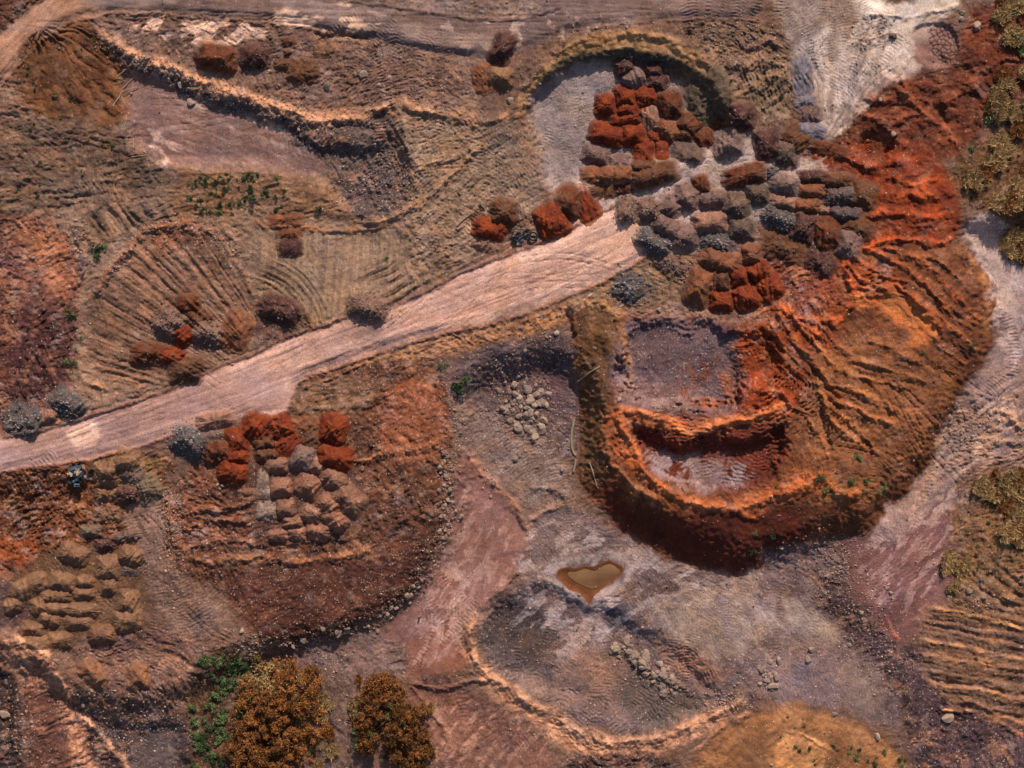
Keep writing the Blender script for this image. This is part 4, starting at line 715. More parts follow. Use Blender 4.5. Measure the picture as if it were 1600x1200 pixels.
HEAPS = {
'deep red and brown heaps inside the horseshoe bowl': '''
947 165 34 38 0 R|leftmost of the upper red cluster in the bowl
977 151 36 36 0 R|at the top of the upper red cluster in the bowl
982 170 36 28 -10 R|with dark slits, centre of the upper red cluster
978 186 50 26 8 R|along the lower edge of the upper red cluster
1008 150 36 36 20 R|right of the topmost red heap in the bowl
1002 174 24 16 20 R|small, beside the red cluster and the pink ribbed heap
949 209 52 36 -14 R|long, at the far left of the lower red group
989 210 38 36 0 R|joined to the right of the long red one
1021 215 20 22 0 R|small, above the lowest pair of red heaps
1006 234 34 36 0 R|left one of the lowest pair of red heaps
1035 234 24 34 0 R|right one of the lowest pair of red heaps
1047 163 40 54 10 B|tall and smooth, right of the red cluster in the bowl
1014 184 32 42 20 T|ribbed, pale, in the middle of the bowl
1044 202 44 34 -40 O|with a lit orange face in the middle of the bowl
1077 194 38 34 -30 B|right of the lit orange heap in the bowl
1068 210 32 28 0 K|rounded, above the dark grey heap in the bowl
1101 216 32 32 20 B|rounded, beside the dark grey heap at the bowl mouth
1129 192 36 26 10 B|with a lit block at the foot of the olive slope
1135 222 46 48 15 G|with a pale torn top at the mouth of the bowl
1158 181 44 44 0 N|dull, on the eastern lip of the bowl
1073 236 54 34 -12 D|stony, right of the lowest red heaps in the bowl
977 105 36 32 20 N|smooth, topmost in the bowl
991 123 36 38 40 G|under the topmost maroon heap in the bowl
1021 110 32 28 0 N|small, upper one beside the grey-tan heap in the bowl
1026 128 38 34 -10 N|stony, lower one beside the grey-tan heap in the bowl
1109 152 70 84 15 L|large, sloping against the bowl's right wall
933 241 44 36 -15 M|stony, left of the pair under the long red heap
968 251 34 22 0 M|small and low, right of the pair under the long red heap''',
'brown and red heaps in a row above the end of the road': '''
935 273 52 34 0 O|left end of the brown row above the road
972 272 36 34 0 O|second from the left in the brown row above the road
1006 258 42 24 5 K|low, behind the long ridge of the brown row
1022 274 76 40 18 K|long pointed ridge at the right end of the brown row
942 299 38 24 0 K|small, below the left end of the brown row
973 294 46 22 10 B|low, below the middle of the brown row
889 314 42 56 -10 B|tall upper one of the red heaps beside the road
912 320 38 54 40 R|bright, along the road edge below the brown row
864 345 48 48 20 R|leftmost big one beside the road
787 331 42 46 0 K|dark, isolated left of the rubbish by the road
765 358 50 34 -10 R|triangular, left of the rubbish by the road
760 379 40 30 -15 T|low and rounded, below the small triangular red heap''',
'mauve and gravel heaps across the upper end of the road': '''
981 327 36 46 0 V|pinkish, first across the end of the road
1014 330 40 42 0 V|coarse and greenish, second across the end of the road
1050 323 34 42 -35 M|with dark slits on a tan top, beside the coarse gravel heap
1073 307 42 42 -20 M|smooth, highest at the end of the road
1043 355 50 38 -30 M|upper left of a joined pair at the road end
1071 371 44 42 0 M|lower right of a joined pair at the road end
1021 378 54 36 -30 U|smooth, lowest on the end of the road
984 450 48 48 -30 U|coarse blocks, alone just below the road
1048 412 50 30 -25 V|scattered, below the smooth blue-grey heap
1096 290 28 38 15 B|small and alone on pale ground
1165 274 70 38 14 B|long with a lit crest, on the pale ground
1200 226 42 54 10 N|stony, at the left of the foot of the pale fan
1228 242 38 46 0 D|tan-topped, right of the stony maroon heap
1244 216 46 46 -40 K|smooth, beside the blue-grey ramp's lower end
1208 270 22 24 0 U|very small, above the grey-tan block
1294 234 64 24 -14 B|low flat tongue under the blue-grey ramp''',
'heaps packed in rows east of the road end': '''
1224 288 50 40 -10 G|square, large, at the left end of the top row
1184 303 38 38 0 D|tan-topped, under the long red-brown heap
1152 320 44 42 -20 D|tan-topped, furthest left in its row
1114 311 44 34 10 M|with a pink top, left of the dark grey row
1270 277 46 26 0 N|block with a lit top in the top row
1311 283 42 28 0 K|with a lit orange slope, right of the maroon block
1268 298 44 26 0 O|upper of two neat brown blocks
1260 320 44 28 0 O|lower of two neat brown blocks
1225 316 44 28 -8 T|wedge left of the lower brown block
1312 307 48 34 0 E|white-speckled, right of the neat brown blocks
1350 304 42 46 -10 K|smooth, at the right end against the red earth
1320 333 48 28 0 E|pink-topped, under the white-speckled heap
1288 328 20 16 0 T|tiny, between the lower brown block and the speckled heaps
1218 340 56 36 -28 U|coarse, dark and blue, in the middle of the packed rows
1257 356 42 52 -20 N|steep left half of a big double heap
1293 363 46 58 10 B|steep right half of a big double heap
1340 356 50 34 -20 K|flat-topped, near the red earth
1326 381 38 46 -15 M|square block, lowest at the right
1110 347 56 38 5 T|broad dome beside the road-end heaps
1158 357 40 40 0 D|with a stony tan crest, right of the broad dome
1120 377 56 42 -12 U|dark, with a tan top, below the broad dome
1127 407 62 38 -15 O|saddle-shaped, above the red lobes
1176 397 32 34 0 O|small dome, right of the saddle-shaped heap
1225 386 72 50 -15 K|broken and loose, below the tan ridge
1281 408 56 40 -35 N|sunken, below the double heap''',
'red lobed heaps above the purple pit': '''
1092 448 40 62 -20 O|big smooth cone left of the red lobes
1127 440 30 40 0 K|shadowed, between the cone and the red lobes
1127 469 36 32 0 R|lowest left lobe above the purple pit
1157 435 34 36 0 R|upper middle lobe
1166 463 42 42 25 R|ribbed lower middle lobe
1185 425 36 34 30 R|upper right lobe
1202 448 38 42 30 R|right-hand lobe with a sharp crest''',
'heaps at the head of the middle mound': '''
341 706 44 38 10 B|leftmost, next to the blue-grey gravel
368 690 34 42 15 R|upper one of a column of three at the left
369 712 36 24 0 R|ribbed middle one of a column of three at the left
363 738 44 36 -20 R|lowest one of a column of three at the left
401 668 42 42 -20 R|beside the pale spur of the road, left side
438 668 36 38 -60 R|beside the pale spur of the road, right side
449 692 44 44 -30 R|ribbed, below the heap right of the pale spur
477 664 58 32 -10 O|broad and flat-topped, right of the pale spur
486 684 46 46 -20 K|dull slope under the broad flat-topped heap
519 672 44 48 -15 R|upper right corner of the group
523 714 52 38 -10 R|lowest right lobe of the group
412 692 34 26 12 K|ribbed, under the left red heap by the spur
417 710 36 24 12 K|ribbed, second under the left red heap
336 657 56 28 12 T|low, on the road's edge
340 680 42 18 5 M|thin strip above the leftmost red-brown heap
296 691 54 48 -30 U|coarse, at the left end of the red heaps''',
'worn heaps in columns on the middle mound': '''
472 716 46 52 -15 M|pinkish, largest near the top of the columns
496 727 32 34 -20 T|small, between the mauve heap and the red lobe
432 728 40 30 0 K|stony, first in the left column
412 752 22 40 0 P|thin streak, upper
414 770 24 24 0 P|small, joining the thin streak to the pale mound
418 799 36 34 0 P|brightest, at the foot of the pale streak
439 762 38 36 0 O|second in the left column
481 758 44 46 -25 O|second in the middle column
520 750 50 40 -30 K|with a sharp slit, right of the middle column
544 781 60 48 -40 K|stony and large, at the right of the columns
446 794 34 36 0 K|third in the left column
457 816 34 26 0 K|fourth in the left column
486 803 36 34 -15 T|third in the middle column
464 834 34 26 0 O|bottom of the left column
496 832 42 30 -15 O|bottom of the middle column
513 789 42 38 -40 O|upper one of the right column
524 812 44 36 -40 O|lower one of the right column
435 836 34 22 0 O|small, left of the bottom of the left column
391 772 34 20 0 K|flat, left of the pale streak''',
'rubbly heaps on the fan-shaped ground': '''
294 475 36 32 0 B|topmost, with an orange tip
308 500 46 42 -30 K|centre, below the orange-tipped heap
266 505 48 50 -30 V|pink and rubbly, on the left
285 523 34 32 -40 R|small red patch on the rubbly pink heap
325 521 50 42 -20 V|rubbly, between the centre heap and the smooth cone
370 518 44 66 -20 O|smooth cone standing by the road
232 553 54 38 0 B|leftmost and lowest of the group
266 556 44 28 -10 R|bright saddle left of the ribbed dome
290 577 52 46 0 K|ribbed dome touching the road's edge
436 483 62 44 -20 N|rubbly, right of the smooth cone''',
'gravel heaps beside the road': '''
575 481 58 42 -15 V|coarse rocks, sitting alone on the road's upper edge
105 632 54 46 -35 U|smooth, upper of two at the far left
37 657 54 52 -20 U|tan-topped, lower of two at the far left
77 651 34 26 0 T|small, between two blue-grey gravel heaps''',
'brown heaps scattered along the top': '''
337 88 60 44 -10 B|largest, left of two under the top track
352 102 34 26 0 B|small lobe under the largest one at the top
398 88 46 42 0 N|round, right of the largest one at the top
473 111 48 40 0 K|wide and faceted, below the track
441 101 24 20 0 K|small, left of the faceted heap
449 82 12 12 0 K|tiny, above the small brown heap
452 65 24 16 10 K|flat, nearest to the track above the faceted heap
506 80 30 22 0 Y|faint and low, right of the faceted heap
785 76 34 58 -25 N|long, pointing at the track's edge
758 122 38 50 20 O|square-ended, below the long maroon heap
782 120 40 34 -10 Y|low, left end of the bowl's rim
446 343 56 22 0 O|flat, capping the short column in the striped field
452 364 38 22 0 O|middle of the short column in the striped field
453 387 38 32 0 N|bottom of the short column in the striped field
1395 56 12 10 0 D|tiny, by the cracked mud''',
'ochre heaps in the south-west rows': '''
115 866 50 36 -20 Y|broad, at the top of the rows
168 887 40 46 0 Y|with a slit, top of the central column
168 916 30 34 0 Y|dark lower part of the central column
204 870 42 38 -20 Y|top of the right-hand column
204 890 34 24 0 D|shadowed, below the top of the right-hand column
97 910 44 34 -10 Y|left of the faceted ochre blocks
133 909 32 24 0 O|small block, beside the central column
130 928 38 22 0 O|oval, beside the central column
45 918 66 38 30 Y|leftmost, slanting down to the left
20 946 36 30 30 Y|small, at the far left edge of the rows
86 932 50 26 0 Y|in the second row
200 942 40 46 -10 Y|upper part of the largest dome
199 970 52 42 10 Y|rounded front of the largest dome
88 951 42 26 0 Y|in the third row
129 955 54 28 0 Y|wide, left of the largest dome
60 948 30 34 20 Y|narrow, left side of the third row
77 968 38 28 -10 O|in the fourth row
122 972 50 28 0 O|hollow, in the fourth row
50 984 42 28 -10 Y|left end of the lowest row
160 992 46 36 0 K|dull dome, lowest at the right
92 1002 44 32 0 O|lit dome, lowest in the middle
60 1003 40 26 0 Y|shadowed, lowest at the left
164 737 38 34 0 Y|upper one of a ladder of ochre steps
166 755 38 20 0 Y|middle one of a ladder of ochre steps
167 773 40 24 0 Y|lowest one of a ladder of ochre steps
199 720 40 42 -20 Y|brown-green, top of the bank under the road
208 742 46 34 -30 D|slumped, below the brown-green bank heap
231 765 46 52 35 L|square, grey-green, on the flat tan ground
198 775 44 34 0 N|smooth, left of the grey-green square heap
171 803 36 30 0 O|round, below the ladder of steps
142 830 36 24 0 L|low, above the ochre rows
164 850 34 28 10 N|dark, with a lit pink back, above the ochre rows
198 838 46 20 12 D|thin dark bank, right of the maroon heap
145 1052 54 40 -45 O|isolated on the purple ground, left
217 1056 38 48 0 O|isolated on the purple ground, right''',
'blue-grey gravel on the pale fan': '''
1254 122 30 72 5 S|long even ramp, upper end
1258 158 32 26 0 S|short step in the ramp
1265 178 36 32 0 M|pinkish step of the ramp
1268 204 40 30 -8 S|dark round foot of the ramp'''}
HC['S'] = ((124, 122, 130), (112, 108, 118), 'smooth blue-grey gravel heap')
HC['E'] = ((106, 90, 88), (90, 76, 78), 'dark mauve gravel heap')
for g, t in HEAPS.items():
    for ln in t.strip().splitlines():
        a, lb = ln.split('|'); q = a.split()
        key = q[5]; hf = .14 if ('ramp' in lb or 'low ' in lb or 'flat' in lb or 'faint' in lb or 'olive slope' in lb or 'right wall' in lb or 'streak' in lb or 'strip' in lb) else (.32 if ('worn' in g or 'south-west' in g) else .31)
        if 'south-west' in g and key == 'O' and 'isolated' not in lb: key = 'Y'
        lump = 1.1 if ('worn' in g or 'south-west' in g or 'rubbly' in g) else (1.5 if 'broken' in lb else 1.0)
        heap(*map(float, q[:5]), key, lb, g, hf, lump)
# ---------------- boulders and stones ----------------
M_rock, n_, b_ = new_mat('rock')
tx = n_.nodes.new('ShaderNodeTexNoise'); tx.inputs['Scale'].default_value = 3.5; tx.inputs['Detail'].default_value = 6
oi = n_.nodes.new('ShaderNodeObjectInfo'); rp = n_.nodes.new('ShaderNodeValToRGB'); rp.color_ramp.elements[0].color = (*lin((88, 76, 74)), 1); rp.color_ramp.elements[1].color = (*lin((172, 144, 124)), 1)
ad = n_.nodes.new('ShaderNodeMath'); ad.operation = 'MULTIPLY_ADD'; ad.inputs[1].default_value = .55; n_.links.new(tx.outputs[0], ad.inputs[0]); ml = n_.nodes.new('ShaderNodeMath'); ml.operation = 'MULTIPLY'; ml.inputs[1].default_value = .5
n_.links.new(oi.outputs['Random'], ml.inputs[0]); n_.links.new(ml.outputs[0], ad.inputs[2]); n_.links.new(ad.outputs[0], rp.inputs[0]); n_.links.new(rp.outputs[0], b_.inputs['Base Color']); b_.inputs['Roughness'].default_value = .9
bp_ = n_.nodes.new('ShaderNodeBump'); bp_.inputs['Strength'].default_value = .5; bp_.inputs['Distance'].default_value = .1; n_.links.new(tx.outputs[0], bp_.inputs['Height']); n_.links.new(bp_.outputs[0], b_.inputs['Normal'])
import bmesh
RM = []
for i in range(10):
    bm = bmesh.new(); bmesh.ops.create_icosphere(bm, subdivisions=2, radius=1)
    r = random.Random(i+5); pl = [(np.array([r.gauss(0, 1) for _ in range(3)]), r.uniform(.55, .85)) for _ in range(9)]
    for vv_ in bm.verts:
        c = np.array(vv_.co)
        for nn, dd in pl:
            nn = nn/np.linalg.norm(nn); e = c@nn-dd
            if e > 0: c = c-nn*e*.95
        c *= np.array([1.2, .95, .8])*(1+.06*r.gauss(0, 1)); vv_.co = c
    me = bpy.data.meshes.new('boulder'); bm.to_mesh(me); bm.free(); me.materials.append(M_rock); RM.append(me)
rk = random.Random(4)
def boulder(u, v, s, label, group=None, name='boulder'):
    o = bpy.data.objects.new(name, rk.choice(RM)); COL.objects.link(o)
    x, y, h = PW(u, v, float(TZ(u, v))+s*.12); o.location = (x, y, h); k = s*.1
    o.scale = (k*rk.uniform(.8, 1.2), k*rk.uniform(.8, 1.2), k*rk.uniform(.7, 1)); o.rotation_euler = (rk.uniform(-.4, .4), rk.uniform(-.4, .4), rk.uniform(0, 6.28))
    return tag(o, label, 'boulder', group)
for u, v, s, lb in [(568, 117, 7.5, 'largest tan boulder of the few below the top track'), (511, 135, 6, 'tan boulder left of the largest one below the top track'), (608, 122, 5, 'upright tan boulder right of the largest one below the top track'),
    (592, 133, 4, 'small tan boulder just above a smaller one, below the top track'), (598, 142, 4, 'lowest small tan boulder of the group below the top track'), (555, 115, 3.5, 'little boulder touching the left of the largest one below the top track'),
    (655, 97, 3.5, 'small pale boulder on the ribbed ground under the top track'), (299, 120, 4.5, 'white boulder on the rim of the cliff, upper left'), (281, 132, 5, 'pale round boulder at the foot of the cliff, upper left'),
    (300, 160, 8, 'flat pale slab lying on the mauve yard'), (205, 146, 3, 'small white stone by the dead branches'), (27, 466, 3.5, 'upper of two pale boulders on the dark red ground, far left'), (20, 489, 4, 'lower of two pale boulders on the dark red ground, far left'),
    (53, 403, 4, 'grey boulder on the dark red ground near the left edge'), (870, 520, 5, 'pale boulder on the dark purple ground under the road'), (820, 548, 4, 'tan boulder left on the dark purple ground under the road'), (1030, 484, 3.5, 'pink boulder above the purple pit'),
    (878, 733, 5, 'tan boulder near the foot of the great mound'), (929, 544, 3, 'small tan boulder on the left spur of the great mound'), (566, 732, 4.5, 'white upright boulder on the middle mound'),
    (8, 1116, 10, 'large grey boulder at the lower left edge'), (88, 1034, 8, 'long grey boulder beside the track bank, lower left'), (130, 1102, 4, 'grey boulder in the dark gravel, lower left'), (378, 985, 4.5, 'grey boulder at the foot of the middle mound, by the gravel tongue'),
    (1268, 1015, 5.5, 'upper of two grey boulders on the tracked flat'), (1263, 1031, 6, 'lower of two grey boulders on the tracked flat'), (1217, 1033, 6, 'round boulder above the small boulder pile, right'), (1203, 1034, 4.5, 'round boulder above the small boulder pile, left'),
    (1482, 1121, 9, 'large pink boulder alone on the dark ground, lower right'), (1303, 1116, 5, 'pinkish boulder on the edge of the tracked flat'), (1370, 1150, 6, 'tan boulder beside the green bush, lower right'), (1407, 1164, 2.5, 'small white stone on the grey flat, lower right'),
    (1471, 1067, 4, 'yellowish stone at the end of a furrow, lower right'), (1327, 1008, 3.5, 'white stone in the dark gravel belt'), (1346, 957, 5, 'boulder on the edge of the red flat triangle'), (1513, 924, 7, 'long tan boulder at the head of the furrows'), (1503, 917, 5, 'upright tan boulder at the head of the furrows'),
    (1494, 632, 4, 'upper pale boulder at the foot of the great mound, east'), (1484, 652, 4, 'lower pale boulder at the foot of the great mound, east'), (1221, 855, 4, 'white stone beyond the southern tip of the great mound'),
    (1504, 20, 5, 'upright pale boulder above the cracked mud'), (1502, 29, 4, 'smaller pale boulder above the cracked mud'), (1527, 40, 7, 'mauve boulder on the red earth by the cracked mud'), (1396, 210, 5, 'grey boulder on the rim of the dark crater'),
    (1375, 156, 4, 'pale stone on the red earth above the crater'), (1270, 380, 3.5, 'white stone under the double heap'), (797, 157, 6, 'dark blue boulder left of the bowl'), (1007, 624, 3.5, 'left stone on the crest between the two pits'), (1050, 623, 4, 'right stone on the crest between the two pits'),
    (1022, 626, 3.5, 'middle stone on the crest between the two pits'), (968, 624, 4, 'dark stone at the left of the purple pit'), (806, 717, 5, 'grey stone below the big boulder pile'), (811, 712, 4, 'stone touching the grey stone below the big boulder pile'), (591, 988, 4.5, 'white boulder at the foot of the middle mound, apart from its row'), (500, 632, 0.1, '')]:
    if s > 1: boulder(u, v, s, lb)
def scatter(path, n, wd, s0, s1, label, group, pw=1.8, keep=1.0, sq=1.0):
    p = P(path); seg = [math.dist(a, b) for a, b in zip(p, p[1:])]; tot = sum(seg); out = []
    for _ in range(n):
        t = rk.uniform(0, tot); i = 0
        while i < len(seg)-1 and t > seg[i]: t -= seg[i]; i += 1
        f = t/seg[i]; u = p[i][0]+(p[i+1][0]-p[i][0])*f+rk.gauss(0, wd); v = p[i][1]+(p[i+1][1]-p[i][1])*f+rk.gauss(0, wd*sq)
        out.append((u, v, s0*.8+(s1*1.15-s0*.8)*rk.random()**(pw+.6)))
    return [(u, v, s, label, group) for u, v, s in out]
bl = []
bl += scatter('782,612 800,635 815,650 840,668 835,640 850,620 810,608', 110, 12, 2.6, 7.2, 'pale boulder in the loose boulder pile between the two great mounds', 'boulders of the pile between the mounds')
bl += scatter('960,1012 985,1022 1010,1040 1035,1060 1050,1075', 90, 8, 3.0, 8.0, 'tan boulder in the boulder ridge of the southern basin', 'boulders of the ridge in the southern basin')
bl += scatter('1190,1040 1200,1055 1205,1072', 26, 6, 3.0, 7.5, 'grey boulder in the small pile at the right of the basin', 'boulders of the small pile right of the basin')
bl += scatter('698,704 697,740 696,780 706,800 710,815 696,830 690,845 678,862', 75, 7, 1.6, 4.6, 'pale stone in the line at the eastern foot of the middle mound', 'stones along the eastern foot of the middle mound')
bl += scatter('665,900 640,930 615,952 585,972 550,985 510,995 465,1005 430,1010', 90, 5, 1.8, 5.0, 'grey stone in the row at the southern foot of the middle mound', 'stones along the southern foot of the middle mound')
bl += scatter('755,725 765,750 760,770', 14, 6, 1.5, 4, 'small stone on the bank between the mounds', 'stones on the bank between the mounds')
bl += scatter('1383,910 1390,922', 9, 4, 2, 4, 'pale stone in the clump on the red flat triangle', 'stones of the clump on the red flat')
bl += scatter('344,770 350,758 338,765', 9, 5, 1.8, 3.6, 'white stone in the cluster left of the heap columns', 'white stones on the middle mound')
bl.sort(key=lambda q: -q[2]); top = bl[:240]
for u, v, s, lb, g in top: boulder(u, v, s, lb, g)
rest = bl[240:]
# everything smaller: one mesh of gravel over the whole place, following the stone density of the soils
gr = []
def addg(u, v, s, c): gr.append((u, v, s, c))
n = 105000; u = rng.uniform(-80, 1680, n); v = rng.uniform(-80, 1280, n)
i = ((u-U0)/S).astype(int); j = ((v-V0)/S).astype(int); k = rng.random(n) < .04+.85*ST[j, i]*np.clip(.7+1.6*fbm(u, v, 40, 3, 9), .1, 2)
u, v = u[k], v[k]; s = .36+rng.gamma(1.3, .34, len(u))
lists = [(u, v, s)]
def gl(path, n, wd, s0=.9, s1=2.2, sq=1.0):
    q = scatter(path, n, wd, s0, s1, '', '', 1.8, 1, sq); a = np.array([x[:3] for x in q]); lists.append((a[:, 0], a[:, 1], a[:, 2]))
if rest: a = np.array([x[:3] for x in rest]); lists.append((a[:, 0], a[:, 1], a[:, 2]))
gl('705,620 720,660 705,700 698,760 700,810 680,860 650,915 600,960 530,992 450,1006 380,1000', 1500, 9)
gl('790,600 830,640 850,670', 700, 26); gl('965,1012 1050,1075', 260, 14); gl('1270,860 1310,850 1320,900', 420, 22); gl('1300,900 1350,960 1400,1040', 700, 26)
gl('150,55 200,92 255,104 300,130 350,148 400,160 452,178 500,200 545,192', 800, 10); gl('540,290 600,270 640,310', 500, 24); gl('800,165 830,130 900,40 1000,36', 120, 8)
gl('1100,35 1130,90 1200,40', 200, 16); gl('170,428 215,368 250,352 330,362 375,420', 420, 8); gl('300,500 340,520 330,540', 300, 16); gl('265,840 275,870', 200, 12, .9, 2.2, 4)
gl('265,770 262,800 270,850', 260, 10); gl('120,1080 160,1130 260,1120', 500, 22); gl('380,1000 400,1030 360,1010', 260, 12); gl('500,1030 530,1060', 120, 18)
gl('1110,1100 1170,1090', 260, 10, 1, 2.6); gl('120,350 125,400', 90, 9); gl('800,545 880,540', 160, 22); gl('1130,1150', 1, 1) if 0 else None
gl('1040,405 1080,430 1100,480', 260, 14); gl('1480,880 1500,930 1560,960', 260, 16); gl('1560,660 1500,700 1470,650', 260, 16)
gl('700,180 650,150 690,120', 240, 20); gl('560,480 610,490', 120, 12); gl('1340,250 1400,260', 80, 14); gl('20,1080 40,1180', 200, 14, 1, 3)
u = np.concatenate([a[0] for a in lists]); v = np.concatenate([a[1] for a in lists]); s = np.concatenate([a[2] for a in lists])
c = stone_cols(len(u), (156, 132, 114)); loc = TC(u, v); c = c*.7+loc*1.5*.3; c *= rng.choice([.45, .9, 1.35], len(c), p=[.25, .5, .25])[:, None]
o = stones_mesh('gravel', u, v, TZ(u, v), s, np.clip(c, .02, .7)); o['kind'] = 'stuff'; o['label'] = 'loose gravel and small stones scattered over the soil'
# ---------------- puddle ----------------
pp = chaikin(P('884,896 896,891 912,887 924,892 932,892 942,884 956,880 973,889 966,902 948,910 930,922 912,916 896,908'), True, 2)
f = np.array([PW(a, b, HZ-1.35) for a, b in pp]); ctr = f.mean(0)
V = np.vstack([f-ctr, [[0, 0, 0]]]); n = len(f); F = np.array([(i, n, (i+1) % n) for i in range(n)])
M_w, n_, b_ = new_mat('muddy_water'); b_.inputs['Base Color'].default_value = (*lin((112, 80, 52)), 1); b_.inputs['Roughness'].default_value = .06; b_.inputs['Specular IOR Level'].default_value = .6
tn = n_.nodes.new('ShaderNodeTexNoise'); tn.inputs['Scale'].default_value = .6; tn.inputs['Detail'].default_value = 5; tr_ = n_.nodes.new('ShaderNodeValToRGB'); tr_.color_ramp.elements[0].position = .35; tr_.color_ramp.elements[1].position = .65
tr_.color_ramp.elements[0].color = (*lin((96, 64, 42)), 1); tr_.color_ramp.elements[1].color = (*lin((150, 116, 78)), 1); n_.links.new(tn.outputs[0], tr_.inputs[0]); n_.links.new(tr_.outputs[0], b_.inputs['Base Color'])
o = mk('puddle', V, F, M_w, None, None, False); o.location = ctr; tag(o, 'heart-shaped muddy puddle in the southern basin', None, None, 'structure')
# ---------------- plants ----------------
def leaf_mat(name, c1, c2, tr=.15):
    m, n, b = new_mat(name); at = n.nodes.new('ShaderNodeAttribute'); at.attribute_name = 'soil'; oi = n.nodes.new('ShaderNodeObjectInfo')
    rp = n.nodes.new('ShaderNodeValToRGB'); rp.color_ramp.elements[0].color = (*lin(c1), 1); rp.color_ramp.elements[1].color = (*lin(c2), 1)
    sx = n.nodes.new('ShaderNodeSeparateColor'); n.links.new(at.outputs['Color'], sx.inputs[0])
    mm = n.nodes.new('ShaderNodeMath'); mm.operation = 'MULTIPLY_ADD'; mm.inputs[1].default_value = .35; n.links.new(oi.outputs['Random'], mm.inputs[0]); m2 = n.nodes.new('ShaderNodeMath'); m2.operation = 'MULTIPLY'; m2.inputs[1].default_value = .7
    n.links.new(sx.outputs[0], m2.inputs[0]); n.links.new(m2.outputs[0], mm.inputs[2]); n.links.new(mm.outputs[0], rp.inputs[0]); n.links.new(rp.outputs[0], b.inputs['Base Color']); b.inputs['Roughness'].default_value = .8; b.inputs['Specular IOR Level'].default_value = .2
    return m
M_green = leaf_mat('green_leaves', (28, 46, 26), (116, 134, 84)); M_dark = leaf_mat('dark_green_leaves', (22, 38, 22), (66, 88, 50)); M_gold = leaf_mat('rusty_leaves', (38, 34, 20), (166, 104, 54)); M_dry = leaf_mat('dry_leaves', (104, 82, 52), (204, 166, 112))
M_wood, n_, b_ = new_mat('dead_wood'); b_.inputs['Base Color'].default_value = (*lin((150, 126, 102)), 1); b_.inputs['Roughness'].default_value = .9
tx = n_.nodes.new('ShaderNodeTexNoise'); tx.inputs['Scale'].default_value = 9; rp = n_.nodes.new('ShaderNodeValToRGB'); rp.color_ramp.elements[0].color = (*lin((96, 78, 64)), 1); rp.color_ramp.elements[1].color = (*lin((176, 152, 124)), 1); n_.links.new(tx.outputs[0], rp.inputs[0]); n_.links.new(rp.outputs[0], b_.inputs['Base Color'])
M_bark, n_, b_ = new_mat('bark'); b_.inputs['Base Color'].default_value = (*lin((84, 62, 46)), 1)
def leaves(cen, rad, n, size, r, nrm=None, long=1.0, lo=.55, hi=1.05):
    """n leaf quads around the clump centres"""
    k = r.integers(0, len(cen), n); d = r.normal(0, 1, (n, 3)); d /= np.linalg.norm(d, axis=1)[:, None]; d[:, 2] = np.abs(d[:, 2])*1.0-.12
    P0 = cen[k]+d*rad[k][:, None]*r.uniform(lo, hi, (n, 1))
    a = r.normal(0, 1, (n, 3)); a[:, 2] *= .5; a /= np.linalg.norm(a, axis=1)[:, None]; nn = d+.7*r.normal(0, 1, (n, 3)); b = np.cross(nn, a); b /= np.linalg.norm(b, axis=1)[:, None]+1e-6
    s = size*r.uniform(.6, 1.4, (n, 1)); a = a*s*long; b = b*s*.55
    V = np.stack([P0-a, P0-b*.9, P0+a, P0+b*.9], 1).reshape(-1, 3); F = np.arange(4*n).reshape(-1, 4)
    c = np.clip(r.normal(.40, .22, n)+.22*gn(P0[:, 0]/2.2+size*90, P0[:, 1]/2.2, 3)+(.28*r.normal(0, 1, len(cen)))[k], 0, 1); return V, F, np.repeat(np.stack([c]*3, -1), 4, 0)
def tube(pts, rads, n=7):
    pts = np.array(pts, float); V = []; F = []
    for i, (p, r) in enumerate(zip(pts, rads)):
        t = pts[min(i+1, len(pts)-1)]-pts[max(i-1, 0)]; t /= np.linalg.norm(t)+1e-9; a = np.cross(t, (0, 0, 1.0)); 
        if np.linalg.norm(a) < .1: a = np.cross(t, (1.0, 0, 0))
        a /= np.linalg.norm(a); b = np.cross(t, a)
        for k in range(n): q = 2*math.pi*k/n; V.append(p+r*(a*math.cos(q)+b*math.sin(q)))
    for i in range(len(pts)-1):
        for k in range(n): F.append((i*n+k, i*n+(k+1) % n, (i+1)*n+(k+1) % n, (i+1)*n+k))
    V.append(pts[0]); V.append(pts[-1]); T = [(len(V)-2, (k+1) % n, k) for k in range(n)]+[(len(V)-1, (len(pts)-1)*n+k, (len(pts)-1)*n+(k+1) % n) for k in range(n)]
    return np.array(V), np.array(F), np.array(T)
pr = np.random.default_rng(21)
BUSH = []
for i in range(8):                               # small leafy bushes, radius 1 m before scaling
    m = pr.integers(4, 8); cen = np.c_[pr.normal(0, .38, m), pr.normal(0, .38, m), pr.uniform(.15, .55, m)]; V, F, c = leaves(cen, pr.uniform(.35, .6, m), 170, .17, pr)
    BUSH.append(mk('bush', V, F, M_green if i < 5 else M_dark, c, None, False, False))
def bush(u, v, s, label, group=None, dark=False):
    o = bpy.data.objects.new('bush', BUSH[pr.integers(5, 8) if dark else pr.integers(0, 5)]); COL.objects.link(o)
    x, y, h = PW(u, v, float(TZ(u, v))-.3); o.location = (x, y, h); k = s*.1; o.scale = (k*pr.uniform(.85, 1.2), k*pr.uniform(.85, 1.2), k*pr.uniform(.8, 1.1)); o.rotation_euler = (0, 0, pr.uniform(0, 6.28))
    return tag(o, label, 'bush', group)
bush(112, 494, 10, 'round dark green bush left of the fan furrows', None, True); bush(716, 603, 13, 'large dark green bush between the two great mounds', None, True)
bush(728, 594, 9, 'green bush touching the upper right of the large dark bush'); bush(688, 573, 5, 'small green bush under the road, left of the large dark bush'); bush(697, 570, 4, 'tiny green bush right of a small one under the road')
